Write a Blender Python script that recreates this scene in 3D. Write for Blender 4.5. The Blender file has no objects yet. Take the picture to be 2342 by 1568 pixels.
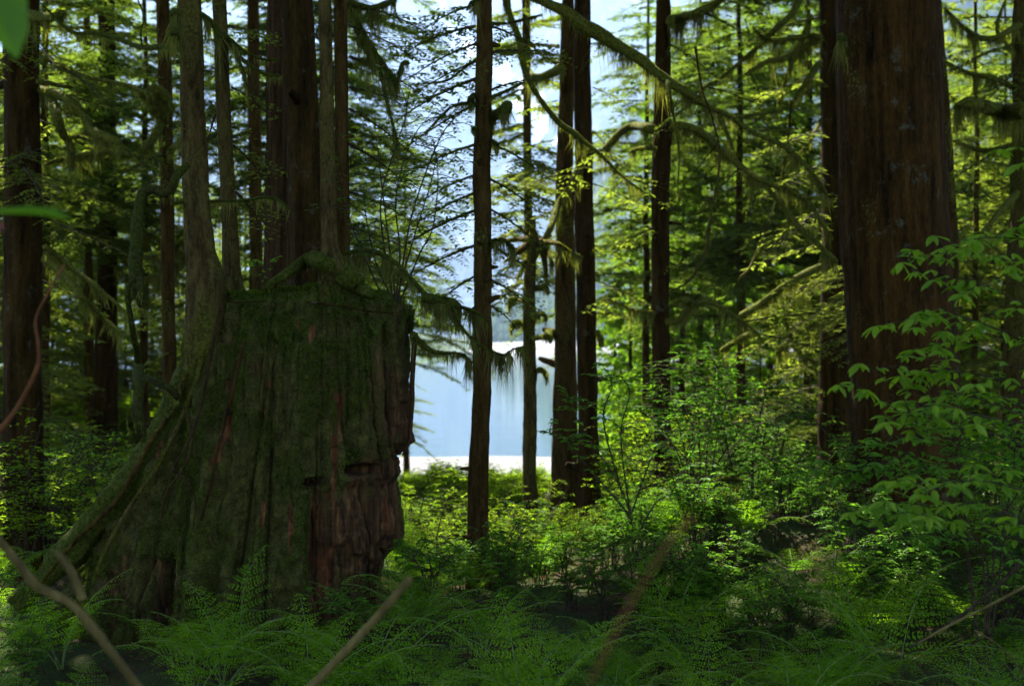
import bpy, math, random
import numpy as np
from mathutils import Vector

# ------------------------------------------------------------------ camera, sky, sun
SC = bpy.context.scene
COL = SC.collection
FPX = 3000.0            # focal length in units of a 2342 px wide frame
CX, CY, CZ = 1171.0, 784.0, 1.7
cam = bpy.data.cameras.new('camera')
camo = bpy.data.objects.new('camera', cam)
COL.objects.link(camo)
camo.location = (0, 0, CZ)
camo.rotation_euler = (math.radians(90), 0, 0)
cam.sensor_width = 36.0
cam.lens = 36.0 * FPX / 2342.0
cam.clip_start = 0.05
cam.clip_end = 20000
cam.dof.use_dof = True
cam.dof.focus_distance = 6.5
cam.dof.aperture_fstop = 2.8
SC.camera = camo

SUN_AZ, SUN_EL = math.radians(-22), math.radians(52)
world = bpy.data.worlds.new("World")
SC.world = world
world.use_nodes = True
wn = world.node_tree
wn.nodes.clear()
sky = wn.nodes.new('ShaderNodeTexSky')
sky.sky_type = 'NISHITA'
sky.sun_disc = False
sky.sun_elevation = SUN_EL
sky.sun_rotation = SUN_AZ
sky.altitude = 50
sky.dust_density = 1.5
bg = wn.nodes.new('ShaderNodeBackground')
bg.inputs['Strength'].default_value = 0.072
wo = wn.nodes.new('ShaderNodeOutputWorld')
wn.links.new(sky.outputs[0], bg.inputs[0])
wn.links.new(bg.outputs[0], wo.inputs[0])
sl = bpy.data.lights.new('sun', 'SUN')
sl.energy = 5.0
sl.angle = math.radians(0.5)
sl.color = (1.0, 0.95, 0.86)
so = bpy.data.objects.new('sun', sl)
COL.objects.link(so)
sdir = Vector((math.sin(SUN_AZ) * math.cos(SUN_EL), math.cos(SUN_AZ) * math.cos(SUN_EL), math.sin(SUN_EL)))
so.rotation_euler = sdir.to_track_quat('Z', 'Y').to_euler()
so.location = (-20, 30, 60)
SC.view_settings.view_transform = 'Standard'
SC.view_settings.look = 'None'
SC.view_settings.gamma = 1.0
SC.view_settings.exposure = 3.0
SC.render.engine = 'CYCLES'
cy = SC.cycles
cy.use_denoising = True
cy.max_bounces = 6
cy.diffuse_bounces = 4
cy.glossy_bounces = 2
cy.transmission_bounces = 3
cy.volume_bounces = 0
cy.transparent_max_bounces = 4
cy.caustics_reflective = False
cy.caustics_refractive = False
cy.sample_clamp_indirect = 4.0
cy.use_adaptive_sampling = True
cy.adaptive_threshold = 0.02
SC.render.use_persistent_data = False

# ------------------------------------------------------------------ helpers
R = np.random.default_rng(11)
PI = math.pi


def W(px, py, Y):
    """a point seen at px,py of the 2342-wide photograph standing Y metres away"""
    return np.array([(px - CX) / FPX * Y, Y, CZ - (py - CY) / FPX * Y])


def vhash(i, j, k, seed):
    h = (i * 374761393 + j * 668265263 + k * 2147483647 + seed * 974634777) & 0xffffffff
    h = ((h ^ (h >> 13)) * 1274126177) & 0xffffffff
    h = (h ^ (h >> 16)) & 0xffff
    return h / 65535.0


def vnoise(x, y, z=0.0, seed=0):
    """value noise, -1..1, vectorised"""
    x, y, z = np.broadcast_arrays(np.asarray(x, float), np.asarray(y, float), np.asarray(z, float))
    xi, yi, zi = np.floor(x).astype(np.int64), np.floor(y).astype(np.int64), np.floor(z).astype(np.int64)
    fx, fy, fz = x - xi, y - yi, z - zi
    fx, fy, fz = (f * f * (3 - 2 * f) for f in (fx, fy, fz))
    r = 0
    for a in (0, 1):
        for b in (0, 1):
            for c in (0, 1):
                w = (fx if a else 1 - fx) * (fy if b else 1 - fy) * (fz if c else 1 - fz)
                r = r + w * vhash(xi + a, yi + b, zi + c, seed)
    return r * 2 - 1


def fbm(x, y, z=0.0, seed=0, o=4, g=0.5):
    s, a, f = 0, 1.0, 1.0
    for k in range(o):
        s = s + a * vnoise(np.asarray(x) * f, np.asarray(y) * f, np.asarray(z) * f, seed + k)
        a *= g
        f *= 2.03
    return s


def sstep(a, b, x):
    t = np.clip((x - a) / (b - a), 0, 1)
    return t * t * (3 - 2 * t)


def hump(x, y, cx, cyy, sx, sy, h):
    return h * np.exp(-((x - cx) / sx) ** 2 - ((y - cyy) / sy) ** 2)


GY = [-80, 0, 5, 9, 15, 25, 40, 46, 54, 60, 75, 200, 4000]
GZ = [0.6, 0.05, 0, -.1, -.55, -1.4, -2.45, -2.75, -3.0, -3.6, -6, -20, -30]


def ground_z(x, y):
    x = np.asarray(x, float)
    y = np.asarray(y, float)
    z = np.interp(y, GY, GZ)
    z = z + hump(x, y, 2.3, 9.2, 1.25, .85, .50) + hump(x, y, 3.6, 9.3, 1.2, 1.2, .45)
    z = z + hump(x, y, -2.9, 8.6, 1.0, 1.0, .22) + hump(x, y, 1.2, 10.5, 0.9, .8, .22)
    near = sstep(60, 40, y)
    z = z + near * (0.10 * fbm(x * .7, y * .7, 0, 5, 4) + 0.25 * vnoise(x * .13, y * .13, 0, 9))
    z = z + near * sstep(30, 90, np.abs(x)) * np.abs(x) * .05
    return z


def gz(x, y):
    return float(ground_z(x, y))


def empty(name, loc, label, cat, group=None, rz=0.0, sc=1.0):
    o = bpy.data.objects.new(name, None)
    COL.objects.link(o)
    o.location = [float(v) for v in loc]
    o.rotation_euler = (0, 0, rz)
    o.scale = (sc, sc, sc)
    o.empty_display_size = 0.2
    o['label'] = label
    o['category'] = cat
    if group:
        o['group'] = group
    return o


def build(name, parts, mats, parent=None, world_coords=True, smooth=True, label=None):
    """parts: list of (V, F, rnd, matindex); F is (m,3) or (m,4). One mesh object."""
    if not isinstance(mats, (list, tuple)):
        mats = [mats]
    Vs, loops, starts, mi, rn = [], [], [], [], []
    off = 0
    ls = 0
    for p in parts:
        V, F = p[0], p[1]
        if len(V) == 0 or len(F) == 0:
            continue
        r = p[2] if len(p) > 2 and p[2] is not None else np.full(len(V), .5)
        m = p[3] if len(p) > 3 else 0
        Vs.append(V)
        rn.append(np.broadcast_to(r, (len(V),)))
        loops.append((F + off).ravel())
        k = F.shape[1]
        starts.append(ls + np.arange(len(F)) * k)
        ls += F.size
        mi.append(np.full(len(F), m))
        off += len(V)
    V = np.concatenate(Vs).astype(np.float32)
    if parent is not None and world_coords:
        V = V - np.array(parent.location, dtype=np.float32)
    L = np.concatenate(loops).astype(np.int32)
    S = np.concatenate(starts).astype(np.int32)
    me = bpy.data.meshes.new(name)
    me.vertices.add(len(V))
    me.vertices.foreach_set('co', V.ravel())
    me.loops.add(len(L))
    me.loops.foreach_set('vertex_index', L)
    me.polygons.add(len(S))
    me.polygons.foreach_set('loop_start', S)
    me.polygons.foreach_set('material_index', np.concatenate(mi).astype(np.int32))
    me.polygons.foreach_set('use_smooth', np.full(len(S), smooth))
    for m in mats:
        me.materials.append(m)
    at = me.attributes.new('rnd', 'FLOAT', 'POINT')
    at.data.foreach_set('value', np.concatenate(rn).astype(np.float32))
    me.update(calc_edges=True)
    o = bpy.data.objects.new(name, me)
    COL.objects.link(o)
    if parent is not None:
        o.parent = parent
    if label:
        o['label'] = label
    return o


def add_attr(o, name, vals):
    at = o.data.attributes.new(name, 'FLOAT', 'POINT')
    at.data.foreach_set('value', np.asarray(vals, np.float32))


def tag(o, label, cat, group=None):
    o['label'] = label
    o['category'] = cat
    if group:
        o['group'] = group
    return o


def copy_tree(o, parent=None):
    c = o.copy()
    COL.objects.link(c)
    if parent:
        c.parent = parent
    for ch in list(o.children):
        copy_tree(ch, c)
    return c


def nrm(a):
    return a / np.maximum(np.linalg.norm(a, axis=-1, keepdims=True), 1e-9)


def smooth_path(P, n):
    """Catmull-Rom through P (m,d), n samples"""
    P = np.asarray(P, float)
    if len(P) == 2:
        t = np.linspace(0, 1, n)[:, None]
        return P[0] * (1 - t) + P[1] * t
    Q = np.vstack([2 * P[0] - P[1], P, 2 * P[-1] - P[-2]])
    seg = len(P) - 1
    u = np.linspace(0, seg - 1e-6, n)
    i = u.astype(int)
    t = (u - i)[:, None]
    a, b, c, d = Q[i], Q[i + 1], Q[i + 2], Q[i + 3]
    return .5 * ((2 * b) + (-a + c) * t + (2 * a - 5 * b + 4 * c - d) * t * t + (-a + 3 * b - 3 * c + d) * t ** 3)


def tube(P, rad, k=8, amp=0.0, seed=0, vf=4.0, af=1.6, cap=True, lobes=None):
    """smooth tube; amp = relative radial noise"""
    P = np.asarray(P, float)
    n = len(P)
    rad = np.broadcast_to(np.asarray(rad, float), (n,)).copy()
    T = nrm(np.gradient(P, axis=0))
    up = np.array([0, 0, 1.]) if abs(T[0][2]) < .9 else np.array([0, 1., 0])
    A = np.zeros_like(P)
    a = nrm(np.cross(T[0], up))
    for i in range(n):
        a = a - T[i] * np.dot(a, T[i])
        a = a / max(np.linalg.norm(a), 1e-9)
        A[i] = a
    B = np.cross(T, A)
    th = np.linspace(0, 2 * PI, k, endpoint=False)
    ct, st = np.cos(th), np.sin(th)
    r = rad[:, None] * np.ones((1, k))
    if amp > 0:
        s = np.cumsum(np.r_[0, np.linalg.norm(np.diff(P, axis=0), axis=1)])
        r = r * (1 + amp * fbm(ct[None] * af, st[None] * af, s[:, None] * vf, seed, 3))
    if lobes is not None:
        r = r * lobes(th[None], P[:, 2][:, None])
    V = P[:, None] + r[..., None] * (A[:, None] * ct[None, :, None] + B[:, None] * st[None, :, None])
    V = V.reshape(-1, 3)
    i, j = np.meshgrid(np.arange(n - 1), np.arange(k), indexing='ij')
    j2 = (j + 1) % k
    F = np.stack([i * k + j, i * k + j2, (i + 1) * k + j2, (i + 1) * k + j], -1).reshape(-1, 4)
    if cap:
        V = np.vstack([V, P[0], P[-1]])
        c0, c1 = n * k, n * k + 1
        jj = np.arange(k)
        F = np.vstack([F, np.stack([np.full(k, c0), (jj + 1) % k, jj, jj], -1)[:, [0, 1, 2, 2]] * 0 + np.stack([np.full(k, c0), (jj + 1) % k, jj, np.full(k, c0)], -1)])
        F = F[:-k]
        T0 = np.stack([np.full(k, c0), (jj + 1) % k, jj], -1)
        T1 = np.stack([np.full(k, c1), (n - 1) * k + jj, (n - 1) * k + (jj + 1) % k], -1)
        return V, F, np.vstack([T0, T1])
    return V, F, None


def tparts(res, m=0, rnd=None):
    V, F, T = res
    if T is None:
        return [(V, F, rnd, m)]
    # triangles as degenerate free: keep two blocks sharing vertices by duplicating the caps
    used = np.unique(T)
    remap = -np.ones(len(V), int)
    remap[used] = np.arange(len(used))
    r2 = rnd[used] if isinstance(rnd, np.ndarray) else rnd
    return [(V, F, rnd, m), (V[used], remap[T], r2, m)]


def place(tv, tf, O, X, N, S, rnd=None, m=0):
    """copies of template (tv,tf) at origins O, long axis X, facing N, size S (N,) or (N,3)"""
    O = np.asarray(O, float)
    X = nrm(np.asarray(X, float))
    N = np.asarray(N, float)
    N = nrm(N - X * np.sum(X * N, -1, keepdims=True) + 1e-6)
    Yv = np.cross(N, X)
    S = np.asarray(S, float)
    if S.ndim == 1:
        S = np.repeat(S[:, None], 3, 1)
    n, k = len(O), len(tv)
    V = O[:, None] + (tv[None, :, 0:1] * S[:, None, 0:1]) * X[:, None] + (tv[None, :, 1:2] * S[:, None, 1:2]) * Yv[:, None] + (tv[None, :, 2:3] * S[:, None, 2:3]) * N[:, None]
    F = (tf[None] + (np.arange(n) * k)[:, None, None]).reshape(-1, tf.shape[1])
    if rnd is None:
        rnd = R.random(n)
    return (V.reshape(-1, 3), F, np.repeat(rnd, k), m)


# leaf templates (x = length 0..1)
T_NEEDLE = (np.array([[0, 0, 0], [.4, .19, -.02], [1, 0, -.06], [.4, -.19, -.02]]), np.array([[0, 1, 2, 3]]))
T_PINNULE = (np.array([[0, -.09, 0], [.05, .14, 0], [.5, .16, -.02], [1, 0, -.08], [.5, -.16, -.02]])[[0, 2, 3, 4]], np.array([[0, 1, 2, 3]]))
T_LEAF = (np.array([[0, 0, 0], [.25, .17, .05], [.6, .19, .04], [1, 0, -.1], [.6, -.19, .04], [.25, -.17, .05], [.3, 0, 0], [.65, 0, -.02]]),
          np.array([[0, 6, 1, 1], [6, 7, 2, 1], [7, 3, 2, 2], [0, 5, 6, 6], [5, 4, 7, 6], [4, 3, 7, 7]]))
# tris and quads mixed are clumsy: use quads only
T_LEAF = (np.array([[0, 0, 0], [.3, .18, .05], [.65, .17, .03], [1, 0, -.1], [.65, -.17, .03], [.3, -.18, .05], [.45, 0, -.01]]),
          np.array([[0, 6, 2, 1], [6, 3, 2, 2], [0, 5, 4, 6], [6, 4, 3, 3]]))
T_LEAF = (np.array([[0, 0, 0], [.22, .15, .04], [.5, .2, .045], [.8, .12, .01], [1, 0, -.1],
                    [.8, -.12, .01], [.5, -.2, .045], [.22, -.15, .04], [.33, 0, 0], [.66, 0, -.03]]),
          np.array([[0, 8, 2, 1], [8, 9, 3, 2], [0, 7, 6, 8], [8, 6, 5, 9], [9, 5, 4, 3]]))
T_BLADE = (np.array([[0, -.5, 0], [0, .5, 0], [1, .08, .0], [1, -.08, 0]]), np.array([[0, 1, 2, 3]]))


# ------------------------------------------------------------------ materials
def mat(name):
    m = bpy.data.materials.new(name)
    m.use_nodes = True
    nt = m.node_tree
    nt.nodes.clear()
    return m, nt, nt.nodes.new('ShaderNodeOutputMaterial')


def N_(nt, t, **kw):
    n = nt.nodes.new(t)
    for k, v in kw.items():
        if k in n.inputs.keys():
            n.inputs[k].default_value = v
        else:
            setattr(n, k, v)
    return n


def ramp(nt, src, stops):
    r = nt.nodes.new('ShaderNodeValToRGB')
    e = r.color_ramp.elements
    while len(e) < len(stops):
        e.new(.5)
    for i, (p, c) in enumerate(stops):
        e[i].position = p
        e[i].color = (*c, 1) if len(c) == 3 else c
    nt.links.new(src, r.inputs[0])
    return r.outputs[0]


def mixc(nt, f, a, b):
    n = nt.nodes.new('ShaderNodeMix')
    n.data_type = 'RGBA'
    for sock, v in ((n.inputs[0], f), (n.inputs[6], a), (n.inputs[7], b)):
        if hasattr(v, 'links'):
            nt.links.new(v, sock)
        elif isinstance(v, (int, float)):
            sock.default_value = v
        else:
            sock.default_value = (*v, 1)
    return n.outputs[2]


def mathn(nt, op, a, b=None, clamp=False):
    n = nt.nodes.new('ShaderNodeMath')
    n.operation = op
    n.use_clamp = clamp
    for s, v in ((n.inputs[0], a), (n.inputs[1], b)):
        if v is None:
            continue
        if hasattr(v, 'links'):
            nt.links.new(v, s)
        else:
            s.default_value = v
    return n.outputs[0]


def noise(nt, vec, scale, detail=4, rough=.6, sc3=None, dist=0.0):
    if sc3 is not None:
        mp = nt.nodes.new('ShaderNodeMapping')
        mp.inputs['Scale'].default_value = sc3
        nt.links.new(vec, mp.inputs[0])
        vec = mp.outputs[0]
    n = nt.nodes.new('ShaderNodeTexNoise')
    n.inputs['Scale'].default_value = scale
    n.inputs['Detail'].default_value = detail
    n.inputs['Roughness'].default_value = rough
    n.inputs['Distortion'].default_value = dist
    nt.links.new(vec, n.inputs['Vector'])
    return n.outputs[0]


def bump(nt, h, strength, dist):
    b = nt.nodes.new('ShaderNodeBump')
    b.inputs['Strength'].default_value = strength
    b.inputs['Distance'].default_value = dist
    nt.links.new(h, b.inputs['Height'])
    return b.outputs[0]


def leafmat(name, c1, c2, trans=.45, tcol=None, gloss=.05):
    m, nt, out = mat(name)
    a = N_(nt, 'ShaderNodeAttribute', attribute_name='rnd')
    oi = nt.nodes.new('ShaderNodeObjectInfo')
    f = mathn(nt, 'ADD', mathn(nt, 'MULTIPLY', a.outputs['Fac'], .7), mathn(nt, 'MULTIPLY', oi.outputs['Random'], .3))
    col = mixc(nt, f, c1, c2)
    d = nt.nodes.new('ShaderNodeBsdfDiffuse')
    nt.links.new(col, d.inputs[0])
    t = nt.nodes.new('ShaderNodeBsdfTranslucent')
    tc = mixc(nt, f, tuple(min(1, v * k) for v, k in zip(c1, (1.7, 2.0, .7))), tuple(min(1, v * k) for v, k in zip(c2, (1.8, 2.0, .7))))
    nt.links.new(tc, t.inputs[0])
    mx = nt.nodes.new('ShaderNodeMixShader')
    mx.inputs[0].default_value = trans
    nt.links.new(d.outputs[0], mx.inputs[1])
    nt.links.new(t.outputs[0], mx.inputs[2])
    sh = mx.outputs[0]
    if gloss:
        g = nt.nodes.new('ShaderNodeBsdfGlossy')
        g.inputs['Roughness'].default_value = .45
        g.inputs[0].default_value = (.8, .85, .9, 1)
        m2 = nt.nodes.new('ShaderNodeMixShader')
        m2.inputs[0].default_value = gloss
        nt.links.new(sh, m2.inputs[1])
        nt.links.new(g.outputs[0], m2.inputs[2])
        sh = m2.outputs[0]
    nt.links.new(sh, out.inputs[0])
    return m


def barkmat(name, c_dark, c_mid, c_hi, moss=.35, scale=14, stretch=.12, moss_c=((.035, .045, .006), (.10, .105, .02)), rough=.9, bd=.02, lichen=0.0):
    m, nt, out = mat(name)
    tc = nt.nodes.new('ShaderNodeTexCoord').outputs['Object']
    n1 = noise(nt, tc, scale, 8, .65, (1, 1, stretch), .3)
    n2 = noise(nt, tc, scale * 3.5, 5, .6, (1, 1, .35))
    n3 = noise(nt, tc, 2.2, 5, .62, (1, 1, .45))
    n4 = noise(nt, tc, 55, 3, .6)
    mixh = mathn(nt, 'ADD', mathn(nt, 'MULTIPLY', n1, .7), mathn(nt, 'MULTIPLY', n2, .3))
    col = ramp(nt, mixh, [(.36, c_dark), (.5, c_mid), (.66, c_hi)])
    a = N_(nt, 'ShaderNodeAttribute', attribute_name='rnd')
    ms = mathn(nt, 'ADD', n3, mathn(nt, 'MULTIPLY', mathn(nt, 'SUBTRACT', a.outputs['Fac'], .5), .9))
    ms = mathn(nt, 'ADD', ms, mathn(nt, 'MULTIPLY', mathn(nt, 'SUBTRACT', n4, .5), .5))
    lo = .78 - moss * .6
    mf = ramp(nt, ms, [(lo, (0, 0, 0)), (lo + .12, (1, 1, 1))])
    mcol = mixc(nt, ramp(nt, n4, [(.35, (0, 0, 0)), (.7, (1, 1, 1))]), moss_c[0], moss_c[1])
    col = mixc(nt, mf, col, mcol)
    if lichen > 0:
        n5 = noise(nt, tc, 7, 4, .7)
        lf = mathn(nt, 'MULTIPLY', ramp(nt, n5, [(.6, (0, 0, 0)), (.7, (1, 1, 1))]), lichen)
        col = mixc(nt, lf, col, (.13, .15, .11))
    b = N_(nt, 'ShaderNodeBsdfPrincipled', Roughness=rough)
    b.inputs['Specular IOR Level'].default_value = .04
    nt.links.new(col, b.inputs['Base Color'])
    h = mathn(nt, 'ADD', mixh, mathn(nt, 'MULTIPLY', n4, .25))
    nt.links.new(bump(nt, h, .9, bd), b.inputs['Normal'])
    nt.links.new(b.outputs[0], out.inputs[0])
    return m


def simplemat(name, c1, c2, scale=20, rough=.9, bd=.01, lo=.35, hi=.65, sc3=None, spec=.1):
    m, nt, out = mat(name)
    tc = nt.nodes.new('ShaderNodeTexCoord').outputs['Object']
    n1 = noise(nt, tc, scale, 6, .65, sc3)
    col = ramp(nt, n1, [(lo, c1), (hi, c2)])
    b = N_(nt, 'ShaderNodeBsdfPrincipled', Roughness=rough)
    b.inputs['Specular IOR Level'].default_value = spec
    nt.links.new(col, b.inputs['Base Color'])
    nt.links.new(bump(nt, n1, .8, bd), b.inputs['Normal'])
    nt.links.new(b.outputs[0], out.inputs[0])
    return m


M = {}
M['bark_red'] = barkmat('bark_red', (.005, .003, .001), (.024, .013, .003), (.050, .027, .006), .20, 16, .10, bd=.03, lichen=.25)
M['bark_old'] = barkmat('bark_old', (.005, .003, .001), (.027, .013, .003), (.058, .029, .006), .20, 16, .10, bd=.03, lichen=.25)
M['bark_brown'] = barkmat('bark_brown', (.008, .005, .0012), (.038, .021, .005), (.070, .042, .012), .36, 22, .2, bd=.015)
M['bark_moss'] = barkmat('bark_moss', (.012, .008, .003), (.045, .030, .009), (.09, .065, .020), .50, 26, .3, ((.022, .024, .003), (.085, .080, .012)), bd=.018)
M['bark_cedar'] = barkmat('bark_cedar', (.008, .004, .002), (.034, .019, .008), (.078, .046, .020), .08, 34, .03, bd=.03)
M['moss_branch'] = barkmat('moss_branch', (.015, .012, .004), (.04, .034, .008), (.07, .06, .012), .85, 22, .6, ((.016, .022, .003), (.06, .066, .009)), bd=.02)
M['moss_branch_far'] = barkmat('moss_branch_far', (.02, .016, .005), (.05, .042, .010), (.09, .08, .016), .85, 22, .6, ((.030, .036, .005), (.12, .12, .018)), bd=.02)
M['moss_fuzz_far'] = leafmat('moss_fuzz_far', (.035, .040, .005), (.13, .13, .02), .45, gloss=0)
M['moss_dark'] = barkmat('moss_dark', (.008, .006, .002), (.02, .017, .005), (.04, .035, .01), .7, 22, .6, ((.010, .014, .002), (.040, .044, .006)), bd=.02)  # moss_branch darkened: the drooping limb's backlit shade is put into the colour
M['moss_fuzz'] = leafmat('moss_fuzz', (.018, .025, .002), (.07, .08, .007), .4, gloss=0)
M['moss_green'] = leafmat('moss_green', (.018, .034, .003), (.07, .10, .012), .3, gloss=0)
M['moss_beard'] = leafmat('moss_beard', (.06, .062, .014), (.17, .16, .045), .45, gloss=0)
M['twig'] = simplemat('twig', (.012, .009, .005), (.055, .038, .018), 30)
M['stick'] = simplemat('stick', (.035, .024, .006), (.13, .095, .028), 14, sc3=(1, 1, .3))
M['stick_orange'] = simplemat('stick_orange', (.06, .022, .006), (.13, .05, .015), 14)
M['hemlock'] = leafmat('hemlock', (.036, .056, .012), (.098, .126, .028), .5, gloss=0)
M['hemlock_olive'] = leafmat('hemlock_olive', (.050, .066, .013), (.135, .152, .032), .52, gloss=0)
M['cedar'] = leafmat('cedar', (.045, .085, .008), (.13, .21, .022), .55, gloss=0)
M['canopy'] = leafmat('canopy', (.02, .04, .01), (.05, .08, .02), .3)
M['leaf_fresh'] = leafmat('leaf_fresh', (.044, .115, .008), (.105, .20, .016), .5, gloss=.006)
M['leaf_bright'] = leafmat('leaf_bright', (.075, .155, .008), (.19, .28, .018), .5, gloss=.01)
M['leaf_dark'] = leafmat('leaf_dark', (.028, .078, .008), (.070, .145, .014), .45, gloss=0)
M['leaf_lime'] = leafmat('leaf_lime', (.070, .125, .006), (.165, .235, .012), .6, gloss=0)
M['fern'] = leafmat('fern', (.036, .098, .005), (.13, .22, .012), .45, gloss=0)
M['fern_stem'] = simplemat('fern_stem', (.06, .10, .02), (.12, .15, .04), 30)
M['petal'] = leafmat('petal', (.25, .01, .06), (.40, .02, .10), .4)
M['far_wood'] = leafmat('far_wood', (.03, .055, .02), (.07, .10, .035), .15, gloss=0)
M['litter'] = leafmat('litter', (.02, .010, .004), (.09, .042, .016), .05, gloss=0)


def groundmat():
    m, nt, out = mat('forest_floor')
    tc = nt.nodes.new('ShaderNodeTexCoord').outputs['Object']
    n1 = noise(nt, tc, 1.1, 6, .6)
    n2 = noise(nt, tc, 24, 6, .7)
    n3 = noise(nt, tc, 90, 3, .6)
    lit = ramp(nt, n2, [(.35, (.008, .005, .002)), (.5, (.024, .014, .005)), (.68, (.055, .033, .012))])
    mos = ramp(nt, n3, [(.3, (.010, .018, .003)), (.7, (.038, .052, .009))])
    col = mixc(nt, ramp(nt, n1, [(.42, (0, 0, 0)), (.52, (1, 1, 1))]), lit, mos)
    sep = nt.nodes.new('ShaderNodeSeparateXYZ')
    nt.links.new(tc, sep.inputs[0])
    n4 = noise(nt, tc, 5, 6, .75)
    peb = ramp(nt, n4, [(.3, (.05, .047, .04)), (.5, (.15, .145, .135)), (.7, (.30, .29, .275))])
    edge = mathn(nt, 'ADD', sep.outputs[1], mathn(nt, 'MULTIPLY', n1, 5.0))
    col = mixc(nt, ramp(nt, mathn(nt, 'MULTIPLY', edge, .01), [(.335, (0, 0, 0)), (.36, (1, 1, 1))]), col, peb)
    b = N_(nt, 'ShaderNodeBsdfPrincipled', Roughness=.95)
    b.inputs['Specular IOR Level'].default_value = .1
    nt.links.new(col, b.inputs['Base Color'])
    nt.links.new(bump(nt, mathn(nt, 'ADD', n2, mathn(nt, 'MULTIPLY', n3, .5)), .9, .03), b.inputs['Normal'])
    nt.links.new(b.outputs[0], out.inputs[0])
    return m


def watermat():
    m, nt, out = mat('lake_water')
    tc = nt.nodes.new('ShaderNodeTexCoord').outputs['Object']
    n1 = noise(nt, tc, .8, 3, .5, (.35, 1.6, 1))
    n2 = noise(nt, tc, .05, 3, .5, (.5, 1.5, 1))
    b = N_(nt, 'ShaderNodeBsdfPrincipled', Roughness=.06, IOR=1.33)
    b.inputs['Base Color'].default_value = (.02, .045, .05, 1)
    nt.links.new(bump(nt, mathn(nt, 'ADD', n1, n2), .10, .12), b.inputs['Normal'])
    nt.links.new(b.outputs[0], out.inputs[0])
    return m


def mountainmat():
    m, nt, out = mat('mountain_rock')
    tc = nt.nodes.new('ShaderNodeTexCoord').outputs['Object']
    n1 = noise(nt, tc, .006, 8, .65)
    n2 = noise(nt, tc, .05, 4, .6, (1, 1, .5))
    a = N_(nt, 'ShaderNodeAttribute', attribute_name='snow')
    wood = ramp(nt, n2, [(.4, (.012, .028, .020)), (.65, (.05, .075, .045))])
    rock = ramp(nt, n2, [(.35, (.10, .10, .11)), (.65, (.26, .26, .27))])
    col = mixc(nt, ramp(nt, n1, [(.5, (0, 0, 0)), (.62, (1, 1, 1))]), wood, rock)
    sf = ramp(nt, mathn(nt, 'ADD', a.outputs['Fac'], mathn(nt, 'MULTIPLY', mathn(nt, 'SUBTRACT', n1, .5), 1.4)), [(.5, (0, 0, 0)), (.56, (1, 1, 1))])
    col = mixc(nt, sf, col, (.82, .84, .88))
    b = N_(nt, 'ShaderNodeBsdfDiffuse')
    nt.links.new(col, b.inputs[0])
    nt.links.new(b.outputs[0], out.inputs[0])
    return m


def stumpmat():
    m, nt, out = mat('old_stump_wood')
    tc = nt.nodes.new('ShaderNodeTexCoord').outputs['Object']
    g1 = noise(nt, tc, 28, 7, .65, (1, 1, .06), .2)
    g2 = noise(nt, tc, 60, 5, .6, (1, 1, .25))
    n3 = noise(nt, tc, 4, 6, .68, (1, 1, .5))
    n4 = noise(nt, tc, 85, 4, .65)
    n5 = noise(nt, tc, 16, 4, .6)
    a = N_(nt, 'ShaderNodeAttribute', attribute_name='moss')
    q = N_(nt, 'ShaderNodeAttribute', attribute_name='bare')
    wood = ramp(nt, g1, [(.34, (.008, .004, .002)), (.5, (.045, .021, .007)), (.68, (.12, .06, .02))])
    fresh = ramp(nt, g1, [(.32, (.03, .009, .003)), (.5, (.09, .030, .009)), (.68, (.19, .08, .028))])
    wood = mixc(nt, q.outputs['Fac'], wood, fresh)
    mosc = ramp(nt, mathn(nt, 'ADD', mathn(nt, 'MULTIPLY', n4, .55), mathn(nt, 'MULTIPLY', n5, .45)),
                [(.36, (.015, .014, .003)), (.5, (.044, .042, .007)), (.66, (.095, .088, .015))])
    ms = mathn(nt, 'ADD', mathn(nt, 'MULTIPLY', n3, .85), mathn(nt, 'MULTIPLY', a.outputs['Fac'], .75))
    ms = mathn(nt, 'ADD', ms, mathn(nt, 'MULTIPLY', mathn(nt, 'SUBTRACT', n4, .5), .25))
    mf = ramp(nt, ms, [(.64, (0, 0, 0)), (.80, (1, 1, 1))])
    col = mixc(nt, mf, wood, mosc)
    b = N_(nt, 'ShaderNodeBsdfPrincipled', Roughness=.92)
    b.inputs['Specular IOR Level'].default_value = .12
    nt.links.new(col, b.inputs['Base Color'])
    hw = mathn(nt, 'ADD', g1, mathn(nt, 'MULTIPLY', g2, .4))
    hm = mathn(nt, 'ADD', mathn(nt, 'MULTIPLY', n5, 1.1), mathn(nt, 'MULTIPLY', n4, .6))
    h = mixc(nt, mf, hw, hm)
    nt.links.new(bump(nt, h, 1.0, .03), b.inputs['Normal'])
    nt.links.new(b.outputs[0], out.inputs[0])
    return m


# ------------------------------------------------------------------ the setting
def grid_faces(n, m):
    i, j = np.meshgrid(np.arange(n - 1), np.arange(m - 1), indexing='ij')
    return np.stack([i * m + j, (i + 1) * m + j, (i + 1) * m + j + 1, i * m + j + 1], -1).reshape(-1, 4)


def heightfield(name, xs, ys, fz, m):
    X, Y = np.meshgrid(xs, ys, indexing='ij')
    Z = fz(X, Y)
    V = np.stack([X, Y, Z], -1).reshape(-1, 3)
    o = build(name, [(V, grid_faces(len(xs), len(ys)))], m)
    return o


xs = np.unique(np.concatenate([np.linspace(-6, 6, 241), np.linspace(-30, 30, 201), np.sinh(np.linspace(-5, 5, 121)) * 40]))
ys = np.unique(np.concatenate([np.linspace(3, 14, 221), np.linspace(-20, 64, 240), np.linspace(-120, 200, 60), np.linspace(200, 6000, 30)]))
g = heightfield('ground', xs, ys, ground_z, groundmat())
g['kind'] = 'structure'

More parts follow.
